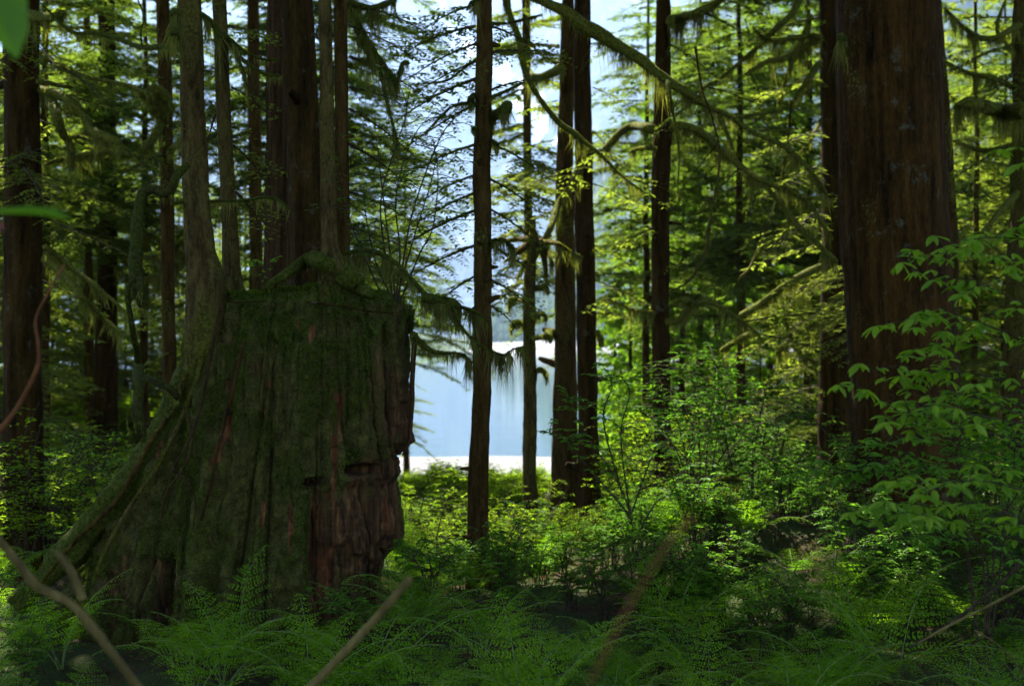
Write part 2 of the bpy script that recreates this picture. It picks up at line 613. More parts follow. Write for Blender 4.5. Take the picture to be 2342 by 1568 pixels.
o = build('lake', [(np.array([[-7000, 50, -3.0], [7000, 50, -3.0], [7000, 7500, -3.0], [-7000, 7500, -3.0]]), np.array([[0, 1, 2, 3]]))], watermat(), smooth=False)
o['kind'] = 'structure'


def mount_z(x, y):
    base = sstep(2300, 5200, y + .25 * np.abs(x + 300)) * 2300
    rg = np.abs(fbm(x / 900, y / 900, 0, 31, 6, .55))
    z = base * (1.0 - .42 * rg) - 40 + 60 * fbm(x / 130, y / 130, 0, 36, 4, .6) * sstep(2300, 2700, y)
    return z


mo = heightfield('mountain', np.linspace(-5500, 5500, 260), np.linspace(2200, 6200, 170), mount_z, mountainmat())
mo['kind'] = 'structure'
co = np.empty(len(mo.data.vertices) * 3, np.float32)
mo.data.vertices.foreach_get('co', co)
co = co.reshape(-1, 3)
ppx = CX + co[:, 0] / co[:, 1] * FPX
ppy = CY - (co[:, 2] - CZ) / co[:, 1] * FPX


def segdist(px, py, pts):
    d = np.full(px.shape, 1e9)
    for (ax, ay), (bx, by) in zip(pts[:-1], pts[1:]):
        vx, vy = bx - ax, by - ay
        t = np.clip(((px - ax) * vx + (py - ay) * vy) / (vx * vx + vy * vy + 1e-9), 0, 1)
        d = np.minimum(d, np.hypot(px - ax - t * vx, py - ay - t * vy))
    return d


sn = sstep(46, 8, segdist(ppx, ppy, [(1000, 20), (1090, 110), (1150, 175), (1215, 235), (1240, 290)])) * .85
sn = np.maximum(sn, sstep(30, 6, segdist(ppx, ppy, [(1185, 265), (1205, 310), (1260, 320)])) * .8)
sn = np.maximum(sn, sstep(24, 6, segdist(ppx, ppy, [(820, 375), (900, 385)])) * .7)
add_attr(mo, 'snow', sn)


def ridge_h(x, y):
    # wooded spur that comes down to the lake from the right
    crest = np.interp(x, [-140, -30, 20, 60, 130, 250, 420, 900, 2500], [-30, -8, 40, 135, 250, 390, 560, 900, 1300])
    z = crest * sstep(840 - .05 * x, 1700, y) ** .8 + 14 * fbm(x / 90, y / 90, 0, 44, 4) * sstep(850, 1000, y)
    return z - 6 + 5 * sstep(820, 860, y)


hill = heightfield('hill', np.linspace(-160, 2500, 200), np.linspace(800, 1900, 110), ridge_h, simplemat('hill_soil', (.02, .035, .012), (.05, .07, .025), .05))
hill['kind'] = 'structure'

# wood on that hill: thousands of conifers, one mass
nt_ = 9000
hx = R.uniform(-20, 900, nt_)
hy = R.uniform(880, 1750, nt_)
hz = ridge_h(hx, hy)
ok = (hz > -2)
hx, hy, hz = hx[ok], hy[ok], hz[ok]
parts = []
k = 7
th = np.linspace(0, 2 * PI, k, endpoint=False)
cone = []
cf = []
for (z0, z1, r) in ((.12, .5, .19), (.35, .75, .14), (.6, 1.0, .085)):
    b = len(cone)
    for i, t in enumerate(th):
        rr = r * (1 if i % 2 else .6)
        cone.append([z0 - (.05 if i % 2 else 0), rr * math.cos(t), rr * math.sin(t)])
    cone.append([z1, 0, 0])
    for i in range(k):
        cf.append([b + i, b + (i + 1) % k, b + k])
cone, cf = np.array(cone), np.array(cf)
S = R.uniform(14, 34, len(hx))
parts.append(place(cone, cf, np.stack([hx, hy, hz - 1], 1), np.tile([0, 0, 1.], (len(hx), 1)) + R.normal(0, .03, (len(hx), 3)), R.normal(0, 1, (len(hx), 3)), np.stack([S, S * R.uniform(.8, 1.2, len(S)), S], 1)))
o = build('forest', parts, M['far_wood'])
o['kind'] = 'stuff'
o['label'] = 'hazy far-off conifer wood covering the slope beyond the lake'
o['category'] = 'forest'


def shore_z(x, y):
    z = -6 + 5.0 * sstep(640, 700, y) * sstep(-40, 0, x) * sstep(900, 800, y) * (1 + .35 * fbm(x / 14, y / 14, 0, 3, 4))
    return z + 2 * sstep(600, 640, y) * sstep(-60, -10, x)


o = heightfield('gravel_shore', np.linspace(-80, 420, 180), np.linspace(600, 905, 110), shore_z, simplemat('pale_gravel', (.05, .05, .045), (.26, .25, .24), .35, bd=.4, lo=.4, hi=.62))
o['kind'] = 'structure'

hv = np.array([[x, y, z] for x in (-7500, 7500) for y in (-300, 8500) for z in (-60, 2600)], float)
m, nt, out = mat('haze_air')
pv = nt.nodes.new('ShaderNodeVolumePrincipled')
pv.inputs['Density'].default_value = .00013
pv.inputs['Color'].default_value = (.46, .66, 1.0, 1)
pv.inputs['Anisotropy'].default_value = .35
nt.links.new(pv.outputs[0], out.inputs['Volume'])
o = build('haze', [(hv, np.array([[0, 1, 3, 2], [4, 6, 7, 5], [0, 4, 5, 1], [2, 3, 7, 6], [0, 2, 6, 4], [1, 5, 7, 3]]))], m, smooth=False)
o['kind'] = 'stuff'
o['label'] = 'pale blue air haze over the lake and far slopes'

# ------------------------------------------------------------------ conifer foliage generators


def bough(p0, p1, droop=.12, width=.38, dens=1.0, seed=0, leaf=.075, hang=0.0, rng=R, fan=1.0):
    """flat feathery spray from p0 to p1; returns foliage part arrays and twig tubes as (O,X,N,S)"""
    p0, p1 = np.asarray(p0, float), np.asarray(p1, float)
    L = np.linalg.norm(p1 - p0)
    d = (p1 - p0) / L
    side = nrm(np.cross(d, [0, 0, 1.]))
    nsec = max(4, int(L / .11 * dens))
    t = (np.arange(nsec) + rng.random(nsec)) / nsec
    t = np.repeat(t, 2)
    sg = np.tile([1., -1.], nsec)
    t = np.clip(t + rng.normal(0, .01, len(t)), 0.04, 1)
    axis = p0[None] + d[None] * (L * t)[:, None]
    axis[:, 2] -= droop * L * t ** 2
    prof = np.minimum(1, .35 + t * 2.2) * (1 - t) ** .75 + .10
    sl = L * width * prof * rng.uniform(.65, 1.2, len(t))
    ang = np.radians(rng.uniform(38, 68, len(t)))
    sd = d[None] * np.cos(ang)[:, None] + side[None] * (sg * np.sin(ang))[:, None]
    sd[:, 2] += rng.normal(-.10 - .5 * hang, .13, len(t))
    sd = nrm(sd)
    O, X, N, Sz = [], [], [], []
    TO, TX, TS = [], [], []
    for a, dd, l in zip(axis, sd, sl):
        n = max(2, int(l / (.042 / dens)))
        u = (np.arange(n) + .4) / n
        uu = np.repeat(u, 2)
        s2 = np.tile([1., -1.], n)
        P = a[None] + dd[None] * (l * uu)[:, None]
        P[:, 2] -= (.16 + .9 * hang) * l * uu ** 2
        sd2 = np.cross(dd, [0, 0, 1.])
        sd2 = sd2 / max(np.linalg.norm(sd2), 1e-6)
        an = np.radians(rng.uniform(35, 60, 2 * n))
        x = dd[None] * np.cos(an)[:, None] + sd2[None] * (s2 * np.sin(an))[:, None]
        x[:, 2] += rng.normal(-.12 - .8 * hang, .15, 2 * n)
        O.append(P)
        X.append(x)
        nn = np.tile([0, 0, 1.], (2 * n, 1)) + rng.normal(0, .28, (2 * n, 3))
        if hang > .3:
            nn = nn * .4 + rng.normal(0, .8, (2 * n, 3))
        N.append(nn)
        Sz.append(leaf * rng.uniform(.6, 1.5, 2 * n) * (1.15 - .5 * uu))
        TO.append(a)
        TX.append(dd)
        TS.append(l)
    leafp = (np.concatenate(O), np.concatenate(X), np.concatenate(N), np.concatenate(Sz))
    # main stem points
    tt = np.linspace(0, 1, 6)
    stem = p0[None] + d[None] * (L * tt)[:, None]
    stem[:, 2] -= droop * L * tt ** 2
    return leafp, stem, (np.array(TO), np.array(TX), np.array(TS))


def boughs_to_parts(bl, stem_r=.008, mleaf=0, mtwig=1, needle=T_NEEDLE, fat=1.0, tw=True):
    O = np.concatenate([b[0][0] for b in bl])
    X = np.concatenate([b[0][1] for b in bl])
    N = np.concatenate([b[0][2] for b in bl])
    S = np.concatenate([b[0][3] for b in bl])
    rn = np.concatenate([np.clip(np.full(len(b[0][3]), R.random()) * .6 + R.random(len(b[0][3])) * .4, 0, 1) for b in bl])
    parts = [place(needle[0], needle[1], O, X, N, np.stack([S, S * fat, S], 1), rn, mleaf)]
    for b in bl:
        st = b[1]
        L = np.linalg.norm(st[-1] - st[0])
        r = np.linspace(stem_r * (.5 + L * .6), stem_r * .3, len(st))
        parts += tparts(tube(st, r, 5), mtwig)
    if tw:
        TO = np.concatenate([b[2][0] for b in bl])
        TX = np.concatenate([b[2][1] for b in bl])
        TS = np.concatenate([b[2][2] for b in bl])
        parts.append(place(T_BLADE[0], T_BLADE[1], TO, TX, np.tile([0, -1., .3], (len(TO), 1)), np.stack([TS, np.full(len(TS), .004), TS], 1), None, mtwig))
    return parts


def make_crown(H0, H1, rad, nb, droop, width, leaf, seed, hang=0.0, dens=1.0, taper=.9, up=.05, bare=0.0):
    """list of boughs around the z axis"""
    rng = np.random.default_rng(seed)
    bl = []
    for i in range(nb):
        f = (i + rng.random()) / nb
        z = H0 + (H1 - H0) * f
        L = rad * (1 - taper * f ** 1.3) * rng.uniform(.55, 1.15)
        L = max(L, .25)
        a = i * 2.39996 + rng.normal(0, .35)
        s = rng.uniform(0, bare) * L + .05
        d = np.array([math.cos(a), math.sin(a), up + rng.normal(0, .17)])
        bl.append(bough(d * s * np.array([1, 1, .5]) + [0, 0, z], d * L + [0, 0, z], droop * rng.uniform(.4, 2.4), width * rng.uniform(.8, 1.3), dens, leaf=leaf, hang=hang, rng=rng))
    return bl


# prototypes kept as mesh data (not linked on their own: the first user of each is the first tree)
PROTO = {}


def proto_mesh(key, parts, mats):
    o = build(key, parts, mats)
    PROTO[key] = o.data
    bpy.data.objects.remove(o)


def simple_trunk(H, r0, r1, seed, k=10, n=30, lean=.15):
    rng = np.random.default_rng(seed)
    z = np.linspace(-.3, H, n)
    x = np.cumsum(rng.normal(0, lean / n, n)) * 1.5
    y = np.cumsum(rng.normal(0, lean / n, n)) * 1.5
    r = np.interp(z, [-.3, 0, .5, H], [r0 * 1.7, r0 * 1.4, r0, r1])
    return np.stack([x - x[2], y - y[2], z], 1), r


for i in range(3):      # young hemlocks with boughs nearly to the ground
    H = (7.5, 9.0, 6.5)[i]
    proto_mesh('foliage_low%d' % i, boughs_to_parts(make_crown(.9, H, (1.9, 2.1, 1.6)[i], (105, 120, 84)[i], .22, .36, .075, 100 + i, bare=.2, dens=1.2), fat=1.15), [M['hemlock_olive'], M['twig']])
    P, r = simple_trunk(H, .05, .010, 200 + i)
    proto_mesh('trunk_low%d' % i, tparts(tube(P, r, 9, .12, i)), [M['bark_brown']])
for i in range(3):      # taller hemlocks, bare below, crown through the upper frame
    H = (11, 12.5, 10.5)[i]
    proto_mesh('foliage_mid%d' % i, boughs_to_parts(make_crown((3.8, 4.6, 3.2)[i], H, (2.8, 3.0, 2.5)[i], (125, 140, 115)[i], .26, .33, .09, 120 + i, bare=.2, dens=1.1), fat=1.1), [M['hemlock'], M['twig']])
    P, r = simple_trunk(H, .085, .015, 220 + i)
    proto_mesh('trunk_mid%d' % i, tparts(tube(P, r, 12, .10, i)), [M['bark_brown']])
for i in range(2):      # cedars with hanging sprays
    H = (13, 10)[i]
    proto_mesh('foliage_cedar%d' % i, boughs_to_parts(make_crown((1.6, 2.2)[i], H, (2.3, 2.0)[i], (90, 70)[i], .18, .24, .12, 140 + i, hang=.75, up=.12, bare=.4), fat=1.5), [M['cedar'], M['twig']])
    P, r = simple_trunk(H, .10, .02, 240 + i)
    proto_mesh('trunk_cedar%d' % i, tparts(tube(P, r, 12, .10, i)), [M['bark_cedar']])
for i in range(2):      # high crowns of the big trees
    proto_mesh('crown_high%d' % i, boughs_to_parts(make_crown(0, 17, 4.6, 75, .2, .34, .26, 160 + i, dens=.36), stem_r=.02, fat=1.7, tw=False), [M['canopy'], M['twig']])


def inst(name, key, parent, z=0.0, sc=1.0, rz=0.0):
    o = bpy.data.objects.new(name, PROTO[key])
    COL.objects.link(o)
    o.parent = parent
    o.location = (0, 0, z)
    o.scale = (sc, sc, sc)
    o.rotation_euler = (0, 0, rz)
    return o


def hung(P, rad, length, n, wid, rng=R, drop=None):
    """strands of hanging moss below a branch path"""
    s = np.linspace(0, 1, len(P))
    cl = np.clip(.5 + .9 * vnoise(s * len(P) * .9 + rng.random() * 99, 0, 0, 3), .05, 1.5)
    nc = max(2, n // 7)
    cc = rng.random(nc)
    ci = rng.integers(0, nc, n * 2)
    off = rng.normal(0, .018, n * 2)
    u = np.clip(cc[ci] + off, 0, 1)
    keep = rng.random(n * 2) < np.interp(u, s, cl) * .8
    u, off, ci = u[keep], off[keep], ci[keep]
    m = len(u)
    if m == 0:
        return []
    O = np.stack([np.interp(u, s, P[:, i]) for i in range(3)], 1)
    r = np.interp(u, s, rad)
    O += np.stack([rng.uniform(-.7, .7, m) * r, rng.uniform(-.7, .7, m) * r, -.5 * r], 1)
    dirn = P[-1] - P[0]
    cl_len = rng.uniform(.35, 1.3, nc)[ci]
    ln = length * np.interp(u, s, cl) * cl_len * rng.uniform(.2, 1.25, m) ** 1.3
    tv = np.array([[0, -.5, 0], [0, .5, 0], [.5, .34, .1], [.5, -.34, .1], [1, .02, 0], [1, -.02, 0]])
    tf = np.array([[0, 1, 2, 3], [3, 2, 4, 5]])
    X = np.tile([0, 0, -1.], (m, 1)) + rng.normal(0, .16, (m, 3)) - dirn[None] * (off / max(length, .05))[:, None] * .8
    Nn = rng.normal(0, 1, (m, 3)) * [1, 1, .1]
    return [place(tv, tf, O, X, Nn, np.stack([ln, wid * rng.uniform(.5, 1.4, m), ln * .15], 1), rng.random(m))]


def fuzz(P, rad, n, ln, wid, rng=R, m=0):
    s = np.linspace(0, 1, len(P))
    u = rng.random(n)
    O = np.stack([np.interp(u, s, P[:, i]) for i in range(3)], 1)
    r = np.interp(u, s, rad)
    D = nrm(rng.normal(0, 1, (n, 3)))
    O = O + D * r[:, None] * .85
    X = D + [0, 0, -.25] + rng.normal(0, .3, (n, 3))
    return [place(T_BLADE[0], T_BLADE[1], O, X, rng.normal(0, 1, (n, 3)), np.stack([ln * rng.uniform(.4, 1.3, n), wid * rng.uniform(.6, 1.4, n), np.full(n, ln)], 1), rng.random(n), m)]


def px_path(pts, Y, dY=0.0, n=None, seed=0, wig=.0):
    P = np.array([W(p[0], p[1], Y) for p in pts])
    if n is None:
        L = np.sum(np.linalg.norm(np.diff(P, axis=0), axis=1))
        n = max(8, int(L / .035))
    Q = smooth_path(P, n)
    t = np.linspace(0, 1, n)
    # move along the sight line so the path truly recedes or approaches
    k = 1 + dY * t / Y + (.04 * vnoise(t * 3 + seed, 7.3, 0, 5) if wig else 0)
    C = np.array([0, 0, CZ])
    return C + (Q - C) * k[:, None]


NB = [0]


def mossy_branch(parent, pts, Y, w0, w1, dY=0.0, beard=.12, dens=1.0, fz=1.0, mm='moss_branch', name='branch', lump=.28, label=None):
    NB[0] += 1
    P = px_path(pts, Y, dY, seed=NB[0] * 3.7, wig=.04)
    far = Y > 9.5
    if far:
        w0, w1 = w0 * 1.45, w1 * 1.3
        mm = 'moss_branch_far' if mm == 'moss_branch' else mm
    s = Y / FPX
    t = np.linspace(0, 1, len(P))
    rad = (w0 * (1 - t) + w1 * t) * .5 * s
    lump_n = 1 + lump * fbm(t * len(P) * .11, NB[0] * 1.7, 0, 8, 3)
    rad = np.maximum(rad * np.clip(lump_n, .5, 1.7), .004)
    rad[-1] *= .5
    jit = np.stack([vnoise(t * len(P) * .16, NB[0] + 50 * i, 0, 4) for i in range(3)], 1) * rad[:, None] * .5
    P = P + jit
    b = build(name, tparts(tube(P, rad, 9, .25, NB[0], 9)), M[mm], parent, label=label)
    L = np.sum(np.linalg.norm(np.diff(P, axis=0), axis=1))
    px = Y / FPX * 2.3
    fw = max(.0035, px * .55)
    if fz > 0:
        fp = fuzz(P, rad, int(L / .01 * 9 * fz * max(.6, w0 / 12)), max(.012, px * 1.6), fw)
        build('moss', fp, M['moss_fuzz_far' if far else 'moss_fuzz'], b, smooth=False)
        ch = b.children[-1]
        ch.data.transform  # keep local space identical to the branch
    if beard > 0:
        hp = hung(P, rad, beard, int(L / .01 * 4.0 * dens), fw * 1.15)
        if hp:
            build('hanging_moss', hp, M['moss_beard'], b, smooth=False)
    # children of the branch: their vertices must be relative to the thing's base as the branch's are
    for ch in b.children:
        ch.data.transform(__import__('mathutils').Matrix.Translation(-parent.location))
    return b


def sprays(parent, specs, Y, mats=('hemlock_olive', 'twig'), leaf=.06, name='foliage', width=.36, hang=0.0, dens=1.0, fat=1.15):
    """specs: list of (x0,y0,x1,y1,dY) px; one foliage part of the thing"""
    bl = []
    for s in specs:
        x0, y0, x1, y1 = s[:4]
        dy = s[4] if len(s) > 4 else 0
        bl.append(bough(W(x0, y0, Y), W(x1, y1, Y + dy), s[5] if len(s) > 5 else .10, width, dens, leaf=leaf, hang=hang))
    return build(name, boughs_to_parts(bl, fat=fat), [M[mats[0]], M[mats[1]]], parent, smooth=False)


# ------------------------------------------------------------------ the measured trees
TREES = {}


def big_tree(key, prof, Y, base_py, bark, label, top=24, name='hemlock_tree', crown='crown_high0', csc=1.0, cz=None, seed=1, k=28, amp=.08, flare=1.0, knots=0, fz=0, zbase=None, group=None):
    """prof: list of (py, left px, right px) read off the photograph"""
    prof = sorted(prof)
    s = Y / FPX
    pys = np.array([p[0] for p in prof], float)
    cxs = np.array([(p[1] + p[2]) / 2 for p in prof])
    ws = np.array([p[2] - p[1] for p in prof], float)
    xb = (np.interp(base_py, pys, cxs) - CX) * s
    zb = gz(xb, Y) if zbase is None else zbase
    root = empty(name, (xb, Y, zb), label, 'tree', group)
    z_in = np.arange(zb - .25, CZ + CY * s, .04 if Y < 10 else .07)
    py = CY - (z_in - CZ) / s
    cx = (np.interp(py, pys, cxs) - CX) * s
    w = np.interp(py, pys, ws) * s / 2
    z_up = np.linspace(z_in[-1] + .4, top, 14)
    slope = (cx[-1] - cx[-12]) / (z_in[-1] - z_in[-12]) * .4
    cx = np.r_[cx, cx[-1] + slope * (z_up - z_in[-1])]
    z = np.r_[z_in, z_up]
    w = np.r_[w, np.interp(z_up, [z_in[-1], top], [w[-1], w[-1] * .15])]
    yy = Y + .03 * vnoise(z * .5, seed, 0, 3)
    P = np.stack([cx + .010 * vnoise(z * 1.3, seed * 3.1, 0, 6) * min(1, w[0] * 8), yy, z], 1)
    zc = zb

    def lobes(th, zz):
        e = np.exp(-np.maximum(zz - zc, -.2) / .28)
        return 1 + flare * e * (.45 + .35 * np.cos(th * 4 + seed) + .2 * np.cos(th * 7 + seed * 2))
    T = tube(P, w, k, amp, seed, 3.0 if amp < .1 else 5, 2.2, True, lobes)
    parts = tparts(T, 0, np.full(len(T[0]), .5))
    if knots:
        rng = np.random.default_rng(seed + 77)
        for i in range(knots):
            q = rng.integers(8, len(z_in) - 4)
            a = rng.uniform(PI * .8, PI * 2.2)
            d = np.array([math.cos(a), math.sin(a), rng.uniform(-.1, .5)])
            rr = w[q] * rng.uniform(.18, .34)
            ln = w[q] * rng.uniform(.9, 1.9)
            pp = P[q] + d * np.linspace(.5 * w[q], w[q] * .8 + ln, 5)[:, None]
            parts += tparts(tube(pp, np.array([1.5, 1.2, 1, .9, .6]) * rr, 8, .3, i))
    build('trunk', parts, M[bark], root)
    if fz:
        Pi = P[:len(z_in)]
        wi = w[:len(z_in)]
        n = int(fz * (z_in[-1] - zb))
        build('moss', fuzz(Pi, wi * 1.06, n, max(.016, s * 4.2), max(.005, s * 1.5)), M['moss_fuzz'], root, smooth=False)
    if crown:
        c = inst('crown', crown, root, (cz if cz else max(7.5, CZ + CY * s + 1.0)) - zb, csc, seed * 1.3)
        c.location.x = cx[-1] - xb
    TREES[key] = root
    return root


STOP_Z = CZ - (690 - CY) * 7.75 / FPX    # top of the old stump

big_tree('T1', [(0, 8, 86), (400, 10, 92), (960, 12, 98), (1200, 5, 104)], 11, 1100, 'bark_red', 'thick red-brown trunk at the far left edge with bare lower bark', seed=3, fz=0, knots=2)
big_tree('T2', [(0, 357, 387), (500, 368, 399), (900, 373, 404), (1100, 372, 406)], 12.5, 1080, 'bark_brown', 'slim dark trunk just left of the mossy trunk on the stump', top=17, csc=.55, crown='crown_high1', seed=4, knots=5)
t3 = big_tree('T3', [(0, 405, 456), (300, 414, 470), (500, 424, 484), (580, 427, 495), (640, 430, 515), (720, 428, 522), (800, 422, 500), (860, 420, 465), (920, 428, 436)], 7.5, 800, 'bark_moss', 'mossy curving trunk whose root runs down the left side of the stump', top=20, csc=.6, seed=5, amp=.10, flare=0, fz=5200, zbase=CZ - (830 - CY) * 7.5 / FPX, k=36)
big_tree('T4', [(0, 488, 519), (200, 497, 528), (400, 504, 537), (610, 510, 548), (680, 500, 558)], 7.9, 640, 'bark_moss', 'slender mossy trunk rising from the back of the stump, second from its left', top=15, csc=.45, crown='crown_high1', seed=6, flare=.5, fz=2600, zbase=STOP_Z - .12)
big_tree('T5', [(0, 613, 655), (300, 610, 660), (600, 600, 665), (1100, 590, 680)], 12, 1100, 'bark_cedar', 'grey-brown stringy cedar trunk behind the stump', name='cedar_tree', seed=7, amp=.12, csc=.9)
big_tree('T6', [(0, 645, 718), (300, 652, 730), (590, 664, 748), (700, 655, 760)], 8.0, 640, 'bark_red', 'broad dark trunk standing on the back of the stump', top=26, csc=.9, seed=8, fz=500, zbase=STOP_Z - .15, flare=.35, knots=1)
big_tree('T7', [(0, 728, 757), (300, 731, 763), (560, 738, 776), (650, 730, 800)], 7.5, 650, 'bark_moss', 'thin mossy trunk with spreading roots on top of the stump', top=13, csc=.4, crown='crown_high1', seed=9, flare=.7, fz=2200, zbase=STOP_Z - .05)
big_tree('T8', [(0, 764, 795), (300, 766, 796), (640, 768, 802)], 8.1, 650, 'bark_brown', 'thin dark trunk rightmost of those on the stump', top=14, csc=.45, seed=10, flare=.5, zbase=STOP_Z - .12, knots=2)
big_tree('T9', [(0, 1088, 1124), (300, 1087, 1127), (420, 1082, 1121), (600, 1084, 1124), (800, 1082, 1124), (1000, 1076, 1120), (1250, 1070, 1114), (1390, 1065, 1112)], 8.9, 1395, 'bark_brown', 'slender knotty trunk standing alone in front of the lake', top=23, seed=11, flare=.35, knots=13, amp=.13, fz=500, csc=.42, cz=16)
big_tree('T10', [(0, 1194, 1213), (400, 1198, 1217), (800, 1200, 1220), (1200, 1200, 1222)], 19, 1160, 'bark_brown', 'thinnest straight trunk seen above the broken snag before the lake', top=23, crown='crown_high1', seed=12, knots=3, csc=.42, cz=16)
big_tree('T11', [(0, 1284, 1312), (500, 1270, 1313), (1000, 1265, 1320), (1210, 1255, 1326)], 14.5, 1215, 'bark_brown', 'left trunk of the touching pair right of the lake view', seed=13, amp=.10, knots=5, flare=.4, fz=150, csc=.65, cz=11)
big_tree('T12', [(0, 1311, 1348), (500, 1315, 1358), (1000, 1322, 1368), (1220, 1325, 1382)], 14.0, 1225, 'bark_red', 'right trunk of the touching pair right of the lake view', seed=14, knots=4, flare=.4, csc=.65, cz=11)
big_tree('T13', [(0, 1501, 1533), (400, 1492, 1533), (700, 1490, 1531), (1000, 1497, 1536), (1250, 1496, 1545)], 12, 1260, 'bark_red', 'straight dark trunk with arching mossy limbs right of centre', seed=15, amp=.11, knots=7, csc=.6, cz=10)
big_tree('T14', [(0, 1874, 1930), (600, 1880, 1940), (1000, 1870, 1945), (1200, 1866, 1950)], 13.5, 1150, 'bark_red', 'dark trunk half hidden behind the largest trunk on the right', seed=16)
big_tree('T15', [(0, 1917, 2146), (200, 1919, 2154), (500, 1924, 2165), (650, 1932, 2178), (820, 1946, 2185), (1000, 1952, 2190), (1300, 1950, 2205)], 9.2, 1200, 'bark_old', 'huge furrowed red-brown trunk, the widest on the right', top=30, csc=1.1, seed=17, k=120, amp=.045, flare=.12, fz=0)
big_tree('T16', [(0, 2322, 2372), (500, 2310, 2368), (900, 2290, 2375), (1250, 2270, 2390)], 12, 1250, 'bark_moss', 'mossy trunk cut off by the right edge of the picture', seed=18, fz=500, amp=.12)
big_tree('T19', [(0, 2120, 2150), (560, 2155, 2192), (830, 2162, 2196), (1100, 2162, 2200)], 13, 1150, 'bark_brown', 'dark trunk peeking out right of the widest trunk, low down', seed=19, csc=.6)
big_tree('T17', [(0, 225, 262), (450, 228, 266), (800, 218, 268), (960, 215, 270)], 22, 1010, 'bark_red', 'distant sunlit reddish trunk in the left thicket', seed=20, knots=2, csc=.42, cz=16)
big_tree('T20', [(0, 190, 206), (960, 198, 216)], 24, 1000, 'bark_brown', 'distant thin trunk beside the sunlit reddish one', seed=21, csc=.42, cz=16)
big_tree('T21', [(0, 565, 592), (600, 570, 600), (1100, 568, 604)], 18, 1000, 'bark_brown', 'distant trunk seen between the mossy trunk and the cedar trunk', seed=22, csc=.42, cz=16)

# broken snag in front of the thin trunk
xs_, Ys = (1212 - CX) * 12.8 / FPX, 12.8
root = empty('broken_snag', (xs_, Ys, gz(xs_, Ys)), 'broken mossy snag with a blunt top between lone trunk and paired trunks', 'snag')
z = np.arange(root.location.z - .2, W(0, 492, Ys)[2], .05)
P = np.stack([xs_ + .01 * vnoise(z * 2, 4.5), np.full(len(z), Ys), z], 1)
w = np.interp(z, [z[0], z[0] + .6, z[-1]], [.085, .068, .058])
build('trunk', tparts(tube(P, w, 20, .16, 9, 5)) + tparts(tube(P[-1] + np.array([[-.02, 0, -.02], [-.025, 0, .05], [-.02, 0, .10]]), [.03, .02, .006], 7)), M['bark_moss'], root)
build('moss', fuzz(P, w * 1.05, 1500, .03, .008), M['moss_fuzz'], root, smooth=False)
TREES['SN'] = root
for q in range(7):
    zz = [560, 660, 690, 720, 745, 770, 850][q]
    sd = [1, 1, -1, 1, -1, 1, 1][q]
    mossy_branch(root, [(1212 + sd * 10, zz), (1212 + sd * (28 + 6 * (q % 3)), zz - 6 + 4 * (q % 2)), (1212 + sd * (38 + 5 * (q % 3)), zz + 12)], Ys, 10, 7, beard=.10, dens=.7)

# ------------------------------------------------------------------ mossy branches of the measured trees
B = mossy_branch
t = TREES
# the great drooping limb left of the stump
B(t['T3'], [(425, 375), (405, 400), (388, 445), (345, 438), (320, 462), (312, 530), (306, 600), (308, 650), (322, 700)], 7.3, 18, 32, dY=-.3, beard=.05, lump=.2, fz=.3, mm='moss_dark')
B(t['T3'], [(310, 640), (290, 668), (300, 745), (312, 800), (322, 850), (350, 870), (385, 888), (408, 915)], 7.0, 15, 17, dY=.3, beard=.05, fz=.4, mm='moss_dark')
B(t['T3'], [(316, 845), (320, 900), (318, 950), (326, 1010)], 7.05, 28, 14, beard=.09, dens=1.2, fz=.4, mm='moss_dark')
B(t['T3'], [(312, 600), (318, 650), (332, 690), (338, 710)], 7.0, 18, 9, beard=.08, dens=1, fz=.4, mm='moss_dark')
B(t['T3'], [(300, 930), (292, 950), (292, 975), (305, 1000)], 6.9, 4, 2, beard=.08)
B(t['T4'], [(392, 466), (470, 462), (545, 460), (612, 450), (640, 460), (662, 480)], 7.6, 9, 6, beard=.10, fz=1.2)
B(t['T3'], [(414, 108), (370, 106), (320, 108), (262, 90), (215, 74), (160, 70), (90, 5)], 7.4, 14, 5, dY=1.0, beard=.14)
B(t['T3'], [(415, 35), (400, 28), (398, 60), (405, 90)], 7.1, 16, 20, beard=.2, dens=2)
B(t['T3'], [(325, 108), (322, 70), (330, 40), (315, 0)], 7.8, 4, 2, beard=0)
B(t['T1'], [(92, 125), (135, 150), (200, 178), (280, 192), (352, 218)], 11, 9, 4, dY=-.6, beard=.10, dens=.6)
B(t['T1'], [(88, 190), (130, 192), (180, 202)], 11, 12, 6, beard=.16)
B(t['T1'], [(92, 205), (140, 222), (178, 252), (205, 298), (240, 312), (275, 330)], 11, 20, 8, dY=-.8, beard=.22)
B(t['T1'], [(100, 215), (128, 250), (142, 300), (160, 340), (166, 370)], 11, 16, 8, dY=-.5, beard=.16)
B(t['T1'], [(20, 20), (60, 40), (110, 45), (150, 30)], 11, 20, 8, dY=-1.0, beard=.30, dens=2)
B(t['T2'], [(388, 250), (368, 222), (345, 215), (352, 250), (375, 262)], 12.2, 22, 16, beard=.12, fz=1.6)
B(t['T2'], [(365, 262), (345, 250), (318, 212)], 12.2, 20, 17, beard=.10, fz=1.6)
B(t['T2'], [(378, 262), (358, 290), (335, 330), (310, 352), (265, 350), (220, 352), (180, 355), (100, 378)], 12.2, 16, 5, dY=-.8, beard=.28, dens=1.5, fz=1.3)
B(t['T2'], [(385, 348), (400, 330), (425, 318)], 12.3, 8, 6, beard=.1)
B(t['T1'], [(98, 560), (140, 600), (200, 640), (262, 690), (300, 730)], 11, 12, 3, dY=-.5, beard=.14)
B(t['T1'], [(98, 590), (150, 640), (205, 700), (250, 740), (290, 765)], 11, 14, 3, dY=-.5, beard=.16)
B(t['T17'], [(262, 560), (330, 590), (400, 560), (450, 520)], 20, 7, 4, dY=-2, beard=.3)
